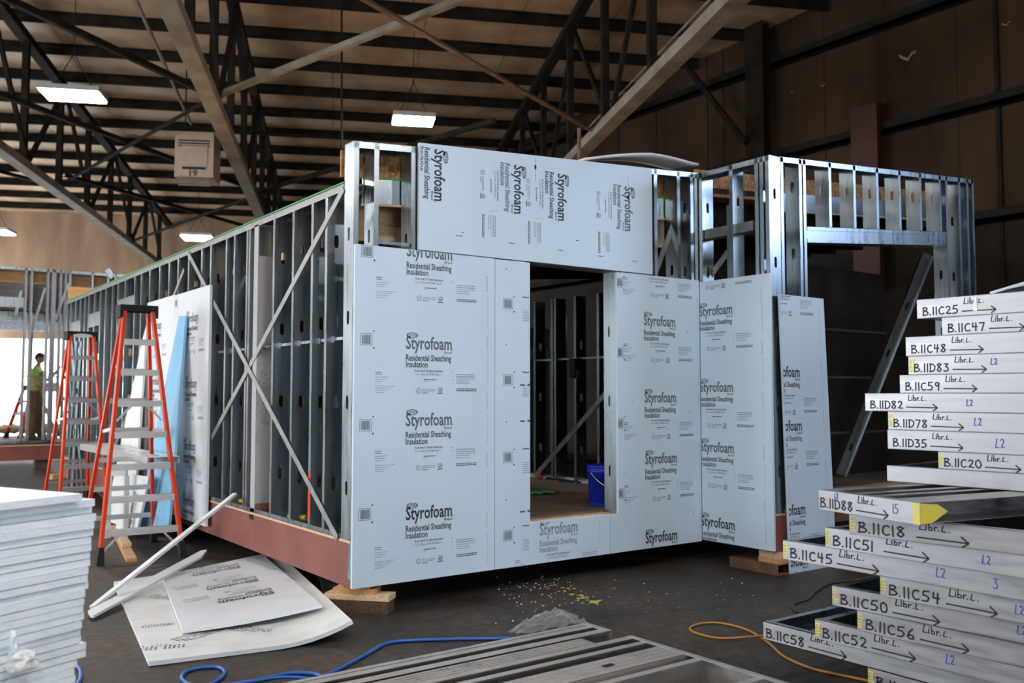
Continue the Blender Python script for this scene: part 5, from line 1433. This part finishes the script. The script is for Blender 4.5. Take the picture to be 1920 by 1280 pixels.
# tilted panel on top
a = on_front(1856, 551); b = on_front(1922, 531)
b2 = a + (b - a).normalized() * 1.6
n = (nrm_up if nrm_up.x < 0 else -nrm_up)
t = thing('wall_panel', 'wall panel lying tilted on the very top of the pile', 'wall panel', a, 'marked wall panels in the pile')
dd = (b2 - a).normalized(); uu = n.cross(dd); uu = uu if uu.z > 0 else -uu
MB().channel(a - uu * 0.0, b2 - uu * 0.0, -uu, -n, 0.001, 0.035).build('track', 'pale_steel', t)
base_ = a + V((0, 0, prev - a.z + 0.001))
poly = [V((a.x, a.y, prev + 0.002)), V((b2.x, b2.y, prev + 0.002)), V((b2.x, b2.y, prev + 0.46)), V((a.x, a.y, prev + 0.008))]
MB().prism([V((a.x, a.y, prev + 0.002)), V((b2.x, b2.y, b2.z - 0.10)), b2, V((a.x, a.y, prev + 0.010))], -n * 0.003).build('web', 'pale_steel', t)
P = Print(); scrawl(P, 'L', 0.30, 0.015, 0.028, 0.0036, 0, random.Random(1)); mb = MB()
P.put(mb, a - uu * 0.055, dd, uu, lift=0.0)
for v in mb.v: v += n * 0.0016
mb.build('handwriting', ['marker', 'marker_blue'], t, fix=False)
MB().bar(V((a.x, a.y, prev + 0.006)) - n * 0.1, V((b2.x, b2.y, b2.z - 0.06)) - n * 0.1 , 0.15, 0.004).build('stud', 'steel', t)

# ================================================================== wall panels lying flat on the floor in front
ZT = 0.155
def floor_panel(label, a, ey, members, Lx, h, w_end, zt):
    """a: top corner where the end track starts; ey: direction along the end track; members: (offset, width, kind)"""
    ey = V((ey.x, ey.y, 0)).normalized(); ex = V((ey.y, -ey.x, 0)); ex = ex if ex.x < 0 else -ex   # studs run towards -X
    z0 = zt - h; a = V((a.x, a.y, z0)); up = V((0, 0, 1))
    t = thing('wall_panel', label, 'wall panel', a)
    MB().channel(a, a + ey * w_end, up, ex, h, 0.045).build('track', 'floor_steel', t)
    for off, wd, kind in members:
        p = a + ey * off + ex * 0.004; q = p + ex * (Lx - 0.01)
        mb = MB()
        if kind == 'c':   # C stud, open side down the width: flange on top
            mb.channel(p + up * 0.002, q + up * 0.002, up, ey, h - 0.004, wd)
        elif kind == 'w': # wide web lying flat on top
            mb.channel(p + up * (h - 0.002), q + up * (h - 0.002), ey, -up, wd, 0.05)
            for r_ in (0.25, 0.5, 0.75): mb.bar(p + ey * wd * r_ + up * (h - 0.002), q + ey * wd * r_ + up * (h - 0.002), 0.004, 0.003)
        st = mb.build('stud', 'floor_steel', t)
        if kind == 'w':
            P = Print(); rnd = random.Random(label + str(off)); mb = MB()
            L_ = Lx
            for j in range(60):
                x = rnd.uniform(0.03, min(0.9, L_)); y = rnd.uniform(0.02, wd - 0.02)
                P.line(x, y, x + rnd.uniform(-0.02, 0.03), y + rnd.uniform(-0.02, 0.02), 0.0022, 2)
            P.put(mb, p + up * (h + 0.0), ex, ey, lift=0.0)
            for v in mb.v: v.z = zt + 0.0022
            mb.build('scribbles', ['ink', 'ink_mid', 'marker_faint'], st, fix=False)
    return t, a, ex, ey
M['floor_steel'] = mat('weathered_pale_steel', (0.46, 0.445, 0.43), 0.5, 0.45, (0.36, 0.35, 0.34), 3, (2, 2, 2), detail=8, r2=0.6)
M['marker_faint'] = mat('faded_blue_marker', (0.24, 0.25, 0.36), 0.6)
e0, e1 = atz(1185, 1190, ZT), atz(1476, 1278, ZT)
t, a, ex, ey = floor_panel('galvanised wall panel flat on the floor with a long end track, nearest the camera', e0, e1 - e0, [(0.0, 0.05, 'c'), (0.12, 0.045, 'c'), (0.25, 0.20, 'w'), (0.53, 0.045, 'c'), (0.93, 0.045, 'c'), (1.33, 0.045, 'c')], 2.6, 0.15, 1.9, ZT)
MB().obox(a + ex * 0.52 + ey * 0.36 + V((0, 0, 0.1525)), ex * 0.035, ey * 0.014, V((0, 0, 0.0008))).build('slot', 'cap_black', t)
e2, e3 = atz(1100, 1166, ZT), atz(1150, 1177, ZT)
eY = (e3 - e2); eY.z = 0; wE = eY.length + 0.02; eY = V(((e1 - e0).x, (e1 - e0).y, 0)).normalized(); eX = V((eY.y, -eY.x, 0)); eX = eX if eX.x < 0 else -eX
t, a, ex, ey = floor_panel('galvanised wall panel flat on the floor beside the plastic film, with a rust spotted ribbed plank', e2, eY, [(0.0, 0.04, 'c'), (0.05, 0.055, 'c'), (0.165, 0.06, 'c')], 2.6, 0.15, wE, ZT)
w0 = atz(1080, 1191, ZT); w1 = atz(1127, 1206, ZT)
oy, wdt, ins = max((w0 - e2).dot(eY), 0.235), 0.0, max((w0 - e2).dot(eX), 0.12)
wdt = (w1 - e2).dot(eY) - oy - 0.012
q0 = V((e2.x, e2.y, ZT - 0.008)) + eY * oy + eX * ins
mb = MB().channel(q0, q0 + eX * 2.4, eY, V((0, 0, -1)), wdt, 0.15)
for r_ in (0.2, 0.4, 0.6, 0.8): mb.bar(q0 + eY * wdt * r_ + V((0, 0, .001)), q0 + eX * 2.4 + eY * wdt * r_ + V((0, 0, .001)), 0.006, 0.005)
pk = mb.build('ribbed_plank', 'floor_steel', t)
rn = random.Random(12); mb = MB()
for k in range(26):
    x = abs(rn.gauss(0.75, 0.25)); y = rn.uniform(0.15, 0.85) * wdt; r_ = rn.uniform(0.002, 0.008); m_ = 7
    c_ = q0 + eX * x + eY * y + V((0, 0, 0.0045))
    mb.add([c_ + eX * (r_ * rn.uniform(.6, 2.4) * math.cos(2 * math.pi * j_ / m_)) + eY * (r_ * rn.uniform(.5, 1.3) * math.sin(2 * math.pi * j_ / m_)) for j_ in range(m_)], [tuple(range(m_))])
mb.build('rust_stain', 'rust', pk, fix=False)
P = Print()
for k in range(16):
    x = rn.uniform(0.2, 0.45); y = rn.uniform(0.1, 0.9) * wdt; P.line(x, y, x + rn.uniform(-.02, .03), y + rn.uniform(-.01, .01), 0.002, 2)
mb = MB(); P.put(mb, q0, eX, eY, lift=0.0)
for v in mb.v: v.z = ZT + 0.0044
mb.build('scribbles', ['ink', 'ink_mid', 'marker_faint'], pk, fix=False)
# crumpled clear film by the floor panels
g = []; rn = random.Random(2)
for i in range(28):
    row = []
    for j in range(18):
        f, r_ = i / 27, j / 17
        p = atz(965 + 132 * f, 1198 - 24 * f, 0.0); nz = noise.noise(V((f * 7, r_ * 5, 3))) + 0.6 * noise.noise(V((f * 17, r_ * 13, 8)))
        row.append(V((p.x + 0.02 * nz, p.y + 0.20 * r_ * (0.5 + f) - 0.02, max(0.004, 0.03 + 0.10 * math.sin(math.pi * (0.15 + 0.8 * f)) * math.sin(math.pi * r_) * (0.4 + 0.8 * f) + 0.035 * nz))))
    g.append(row)
tag(MB().patch(g, 0.0008).build('plastic_film', 'pvc', smooth=False), 'crumpled clear plastic film on the floor behind the panels', 'plastic film')
# ================================================================== the second module by the loading door
Y2 = 15.2
P2 = lambda x, y: aty(x, y, Y2)
zb2, zd2 = 0.19, P2(20, 832).z
xr = P2(122, 870).x; xl = P2(-420, 840).x
m2 = thing('module_floor', 'second red oxide floor frame near the loading door', 'floor frame', ((xl + xr) / 2, Y2 + 1.5, zb2))
MB().box((xl, Y2, zb2), (xr, Y2 + 0.05, zd2 - 0.05)).build('rim_beam', 'red_primer', m2)
MB().box((xl, Y2 + 0.05, zd2 - 0.04), (xr, Y2 + 4.2, zd2)).build('deck', 'ply_floor', m2)
MB().box((xl, Y2 - 0.005, zd2 - 0.05), (xr, Y2 + 0.05, zd2 - 0.03)).build('sill', 'wood', m2)
for x in (xl + 0.6, xr - 0.4): tag(MB().box((x - .15, Y2 + .1, 0), (x + .15, Y2 + .3, 0.189)).build('timber_block', 'wood_dark'), 'dark timber block hidden in the gap under the module', 'timber', 'blocks under the module')
zt2m = P2(60, 502).z
w2 = thing('stud_wall', 'sunlit galvanised stud wall of the second module by the loading door', 'wall frame', ((xl + xr) / 2, Y2, zd2))
MB().channel((xl, Y2 + .01, zt2m), (xr + 1.4, Y2 + .01, zt2m), V((0, 1, 0)), V((0, 0, -1)), ST, 0.06).build('top_track', 'steel', w2)
MB().channel((xl, Y2 + .01, zd2 + .001), (xr, Y2 + .01, zd2 + .001), V((0, 1, 0)), V((0, 0, 1)), ST, 0.05).build('bottom_track', 'steel', w2)
for px in (-420, -380, -340, -300, -260, -220, -180, -140, -100, -60, -20, 46, 57, 88, 97, 101, 112, 121): studB(w2, P2(px, 700).x, Y2 + .01, zd2 + .005, zt2m - 0.004, side=1, mat_='pale_steel')  # paler steel on the main studs stands in for brighter light
for x_ in (xl + .1, xl + 1.2, xl + 2.4, xr - .2): MB().box((x_, Y2 + 3.9, zd2), (x_ + .09, Y2 + 3.99, P2(60, 578).z - 0.25)).build('post', 'pale_steel', w2)
for px in (134, 176, 205, 219): studB(w2, P2(px, 520).x, Y2 + .01, zd2 + 1.6, zt2m - 0.004, side=1)
MB().box((xl, Y2 + .004, P2(10, 575).z), (P2(45, 575).x, Y2 + .15, P2(10, 556).z)).box((xl, Y2 - .002, P2(10, 575).z), (P2(45, 575).x, Y2 + .004, P2(10, 571).z)).build('header', 'steel', w2)
MB().box((P2(44, 700).x, Y2 + 0.07, 1.9), (xr, Y2 + 0.09, 1.93)).build('bridging_bar', 'steel', w2)
mb = MB(); mb.bar(V((P2(200, 505).x, Y2 - .004, P2(200, 505).z)), V((P2(212, 520).x, Y2 - .004, P2(212, 520).z)), 0.003, 0.12, (1, 0, 1)); mb.build('gusset', 'steel', w2)
r2 = thing('module_roof', 'plywood and grey membrane roof edge of the second module', 'roof deck', ((xl + xr) / 2, Y2 + 2, 2.9))
MB().box((xl, Y2 + .20, P2(60, 528).z), (xr + 1.5, Y2 + .22, P2(60, 506).z)).build('upstand', 'plywood', r2)
MB().box((xl, Y2 + .24, P2(60, 578).z), (xr + 1.5, Y2 + .28, P2(60, 528).z - 0.005)).build('membrane', 'grey_felt', r2)
MB().box((xl, Y2 + .30, P2(60, 578).z - 0.03), (xr + 0.5, Y2 + 4.0, P2(60, 578).z)).build('deck', 'grey_felt', r2)
zc = P2(60, 578).z - 0.04
for k in range(8):
    MB().box((xl, Y2 + .5 + .45 * k, zc - 0.20), (xr + .3, Y2 + .54 + .45 * k, zc)).build('joist', 'steel', r2)
for (pa, pb_) in (((39, 545), (29, 590)), ((84, 540), (66, 598)), ((128, 530), (104, 598))):
    a, b = P2(*pa), P2(*pb_); a.y = b.y = Y2 - 0.02
    tag(MB().bar(a, b, 0.05, 0.05, (0, 1, 0)).build('hanger_strut', 'steel'), {39: 'slanting white strut on the far module nearest the picture edge', 84: 'slanting white strut in the middle of the far module', 128: 'slanting white strut by the far end of the long stud wall'}[pa[0]], 'strut')
a, b = aty(126, 536, 10.9), aty(186, 566, 10.9)
tag(MB().box((0.02, 10.78, 2.98), (1.0, 10.80, aty(126, 537, 10.79).z)).build('plywood_board', 'plywood'), 'orange plywood board standing at the far end of the long stud wall', 'plywood board')
# studs standing loose behind the farther ladder
for k, (pa, pb_, lab) in enumerate((((138, 905), (156, 640), 'loose stud leaning behind the farther ladder, tilted towards the long wall'), ((160, 905), (138, 640), 'loose stud crossing behind the farther ladder'), ((151, 905), (146, 640), 'loose upright stud behind the farther ladder'))):
    a, b = atd(*pa, 13.55 + 0.16 * k), atd(*pb_, 13.62 + 0.16 * k); a.z = 0.01
    me = stud_mesh(round((b - a).length, 2), 0.09, 1)
    d = (b - a).normalized(); xx = d.cross(_F).normalized(); yy = d.cross(xx).normalized()
    o = bpy.data.objects.new('loose_stud', me); COL.objects.link(o); o.matrix_world = Matrix(((xx.x, yy.x, d.x, a.x), (xx.y, yy.y, d.y, a.y), (xx.z, yy.z, d.z, a.z), (0, 0, 0, 1)))
    tag(o, lab, 'stud')
# insulation rolls on the far deck
for k, (px, lab) in enumerate(((22, 'tan insulation bundle on the far deck behind the worker'), (112, 'tan insulation bundle on the far deck beside the worker'))):
    p = atz(px, 818, zd2); pts = [p + V((-0.5 + 0.1 * i, 1.2, 0.14)) for i in range(11)]
    mb = MB().tube(pts, [0.12 + 0.03 * math.sin(3 * i) for i in range(11)], 10)
    tag(mb.build('insulation_roll', 'plywood' if False else 'far_vinyl', smooth=True), lab, 'insulation')

# small ladder on the far deck
pb2 = atz(18, 824, zd2); 
ladder('step_ladder', 'small pinkish red step ladder on the far deck beside the worker', pb2 + V((0.15, 0.7, 0)), V((-0.9, -0.5, 0)), 1.22, wb=0.5, wt=0.26, spread=1.0)

# ---- the worker
pf = atd(66, 815, 19.85); pf.z = zd2
KP = 1.09
fw = (_R * 0.95 + V((_F.x, _F.y, 0)).normalized() * 0.30).normalized()   # facing along the wall
sd = V((-fw.y, fw.x, 0))                                               # his left side (away from the camera)
up = V((0, 0, 1))
def W_(f, s, z): return pf + (fw * f + sd * s + up * z) * KP
person = thing('person', 'worker in a lime green T-shirt and brown trousers standing on the far deck', 'person', pf)
def skin(name, verts, edges, radii, m, parent, root=0, sub=2):
    me = bpy.data.meshes.new(name); org = ORG.get(parent.name, V())
    me.from_pydata([tuple(V(v) - org) for v in verts], edges, [])
    o = bpy.data.objects.new(name, me); COL.objects.link(o); o.parent = parent; ORG[o.name] = org
    bm = bmesh.new(); bm.from_mesh(me); ly = bm.verts.layers.skin.verify(); bm.verts.ensure_lookup_table()
    for i, r in enumerate(radii):
        bm.verts[i][ly].radius = r if isinstance(r, tuple) else (r, r)
        bm.verts[i][ly].use_root = (i == root)
    bm.to_mesh(me); bm.free()
    o.modifiers.new('skin', 'SKIN').use_smooth_shade = True
    sm = o.modifiers.new('sub', 'SUBSURF'); sm.levels = sub; sm.render_levels = sub
    me.materials.append(M[m]); return o
# body: pelvis, spine, neck, arms, legs in one surface
bv, be, br = [], [], []
def add(p, r, frm=None):
    bv.append(p); br.append(r)
    if frm is not None: be.append((frm, len(bv) - 1))
    return len(bv) - 1
pel = add(W_(0, 0, 0.93), 0.14)
wst = add(W_(0.0, 0, 1.08), 0.125, pel); chs = add(W_(0.0, 0, 1.28), 0.145, wst); upc = add(W_(0.0, 0, 1.40), 0.12, chs); nk = add(W_(0.015, 0, 1.50), 0.055, upc); hb = add(W_(0.03, 0, 1.56), 0.06, nk)
for sg in (-1, 1):
    sh = add(W_(0.0, sg * 0.17, 1.40), 0.062, upc)
    if sg < 0:
        el = add(W_(0.02, sg * 0.23, 1.12), 0.046, sh); wr_ = add(W_(0.24, sg * 0.20, 1.08), 0.033, el); hd_ = add(W_(0.30, sg * 0.19, 1.09), 0.034, wr_)
    else:
        el = add(W_(0.14, sg * 0.24, 1.20), 0.046, sh); wr_ = add(W_(0.30, sg * 0.20, 1.36), 0.033, el); hd_ = add(W_(0.34, sg * 0.19, 1.42), 0.034, wr_)
    hp = add(W_(0, sg * 0.095, 0.88), 0.10, pel); kn = add(W_(0.03 * sg + 0.02, sg * 0.11, 0.49), 0.062, hp); an = add(W_(0.06 * sg - 0.02, sg * 0.11, 0.09), 0.043, kn); to = add(W_(0.06 * sg + 0.14, sg * 0.12, 0.045), 0.036, an)
skin('body', bv, be, br, 'skin', person)
# head with face
bm = bmesh.new(); bmesh.ops.create_uvsphere(bm, u_segments=24, v_segments=18, radius=1)
hc = W_(0.045, 0, 1.645); mb = MB(); vs = []
for v in bm.verts:
    x, y, z = v.co
    fx, fs, fz = x * 0.098, y * 0.076, z * 0.115
    if z < -0.2: fs *= 1 - 0.25 * (-z - 0.2); fx *= 1 - 0.08 * (-z)
    if x > 0.75 and -0.35 < z < 0.15: fx += 0.022 * (1 - abs(y) / 0.35) * (1 - abs(z + 0.12) / 0.3) if abs(y) < 0.3 else 0
    if x > 0.6 and abs(abs(y) - 0.35) < 0.18 and 0.0 < z < 0.25: fx -= 0.008
    vs.append(hc + fw * fx + sd * fs + up * fz)
mb.add(vs, [[v.index for v in f.verts] for f in bm.faces])
head = mb.build('head', 'skin', person, smooth=True)
for sg in (-1, 1): 
    mb = MB(); mb.lathe((0, 0, 0), [(0.0, -0.008), (0.02, -0.006), (0.026, 0.004), (0.018, 0.008), (0.0, 0.006)], 10)
    mb.v = [W_(0.03 + p.x * 0.7, sg * (0.074 + p.z * 0.6), 1.64 + p.y * 1.2) for p in mb.v]; mb.build('ear', 'skin', head, smooth=True)
    mb = MB().obox(W_(0.135, sg * 0.03, 1.665), fw * 0.004, sd * 0.012, up * 0.005); mb.build('eye', 'cap_black', head)
MB().obox(W_(0.140, 0, 1.585), fw * 0.004, sd * 0.022, up * 0.004).build('mouth', 'red_plastic', head)
mb = MB(); vs = []
for v in bm.verts:
    x, y, z = v.co
    cut = 0.30 if x > 0.35 else (-0.25 if x < -0.1 else 0.05)
    k = 1.10 if z > cut else 0.90
    vs.append(hc + fw * (x * 0.099 * k) + sd * (y * 0.077 * k) + up * (z * 0.118 * k + 0.006))
mb.add(vs, [[v.index for v in f.verts] for f in bm.faces]); bm.free()
mb.build('hair', 'hair', person, smooth=True)
# shirt
sv, se, sr = [], [], []
def sadd(p, r, frm=None):
    sv.append(p); sr.append(r)
    if frm is not None: se.append((frm, len(sv) - 1))
    return len(sv) - 1
a0 = sadd(W_(0, 0, 0.80), (0.172, 0.172)); a1_ = sadd(W_(0, 0, 1.12), 0.155, a0); a2_ = sadd(W_(0.0, 0, 1.28), 0.165, a1_); a3_ = sadd(W_(0.0, 0, 1.40), 0.13, a2_); a4_ = sadd(W_(0.01, 0, 1.475), 0.068, a3_)
for sg in (-1, 1):
    b1_ = sadd(W_(0.0, sg * 0.17, 1.405), 0.078, a3_); sadd(W_(0.015 if sg < 0 else 0.08, sg * 0.215, 1.24 if sg < 0 else 1.29), 0.075, b1_)
skin('t_shirt', sv, se, sr, 'tee', person)
mb = MB()
mb.tube([W_(0.005 + 0.155 * math.cos(a), 0.20 * math.sin(a), 1.375) for a in [2 * math.pi * k / 24 for k in range(25)]], 0.012, 6, caps=False)
mb.build('reflective_stripe', 'white', person)
sv, se, sr = [], [], []
a0 = sadd(W_(0, 0, 1.10), 0.135); a1_ = sadd(W_(0, 0, 0.90), 0.16, a0)
for sg in (-1, 1):
    b1_ = sadd(W_(0, sg * 0.10, 0.80), 0.118, a1_); b2_ = sadd(W_(0.03 * sg + 0.02, sg * 0.11, 0.49), 0.092, b1_); b3_ = sadd(W_(0.06 * sg - 0.015, sg * 0.11, 0.10), 0.078, b2_)
skin('trousers', sv, se, sr, 'trousers', person, root=1)
for sg in (-1, 1):
    mb = MB(); c = W_(0.06 * sg + 0.05, sg * 0.115, 0); n_ = 14
    ring = lambda k_, z, l, w__: [c + fw * (l * math.cos(2 * math.pi * j / n_) + (0.03 if z < .08 else -.02)) + sd * (w__ * math.sin(2 * math.pi * j / n_)) + up * z for j in range(n_)]
    vs = ring(0, 0.001, 0.135, 0.048) + ring(1, 0.05, 0.135, 0.05) + ring(2, 0.09, 0.09, 0.048) + ring(3, 0.15, 0.06, 0.052)
    fs = [tuple(range(n_ - 1, -1, -1)), tuple(range(3 * n_, 4 * n_))] + [(r_ * n_ + j, r_ * n_ + (j + 1) % n_, (r_ + 1) * n_ + (j + 1) % n_, (r_ + 1) * n_ + j) for r_ in range(3) for j in range(n_)]
    mb.add(vs, fs); mb.build('boot', 'boots', person, smooth=True)
# hands with fingers
for (wf_, ws_, wz_, dx) in ((0.30, -0.19, 1.09, (1, 0, 0.15)), (0.34, 0.19, 1.42, (0.6, 0, 0.8))):
    dv = (fw * dx[0] + up * dx[2]).normalized(); nv_ = dv.cross(sd).normalized(); c = W_(wf_, ws_, wz_)
    hv, he, hr = [c - dv * 0.02, c + dv * 0.03, c + dv * 0.07], [(0, 1), (1, 2)], [0.026, 0.034, 0.030]
    for j in range(4):
        off = sd * (-0.03 + 0.02 * j); ln = (0.070, 0.080, 0.076, 0.060)[j]
        i0 = len(hv); hv += [c + dv * 0.085 + off, c + dv * (0.085 + ln * 0.5) + off - nv_ * 0.012, c + dv * (0.085 + ln * 0.8) + off - nv_ * 0.035]; he += [(2, i0), (i0, i0 + 1), (i0 + 1, i0 + 2)]; hr += [0.010, 0.009, 0.008]
    i0 = len(hv); hv += [c + dv * 0.03 - sd * 0.045, c + dv * 0.065 - sd * 0.06 - nv_ * 0.02]; he += [(1, i0), (i0, i0 + 1)]; hr += [0.011, 0.009]
    skin('hand', hv, he, hr, 'skin', person, root=1)
c = W_(0.33, -0.215, 1.07)
tag(MB().obox(c, fw * 0.13, sd * 0.012, up * 0.10).build('white_carton', 'white'), "white carton held in the worker's hand", 'carton')
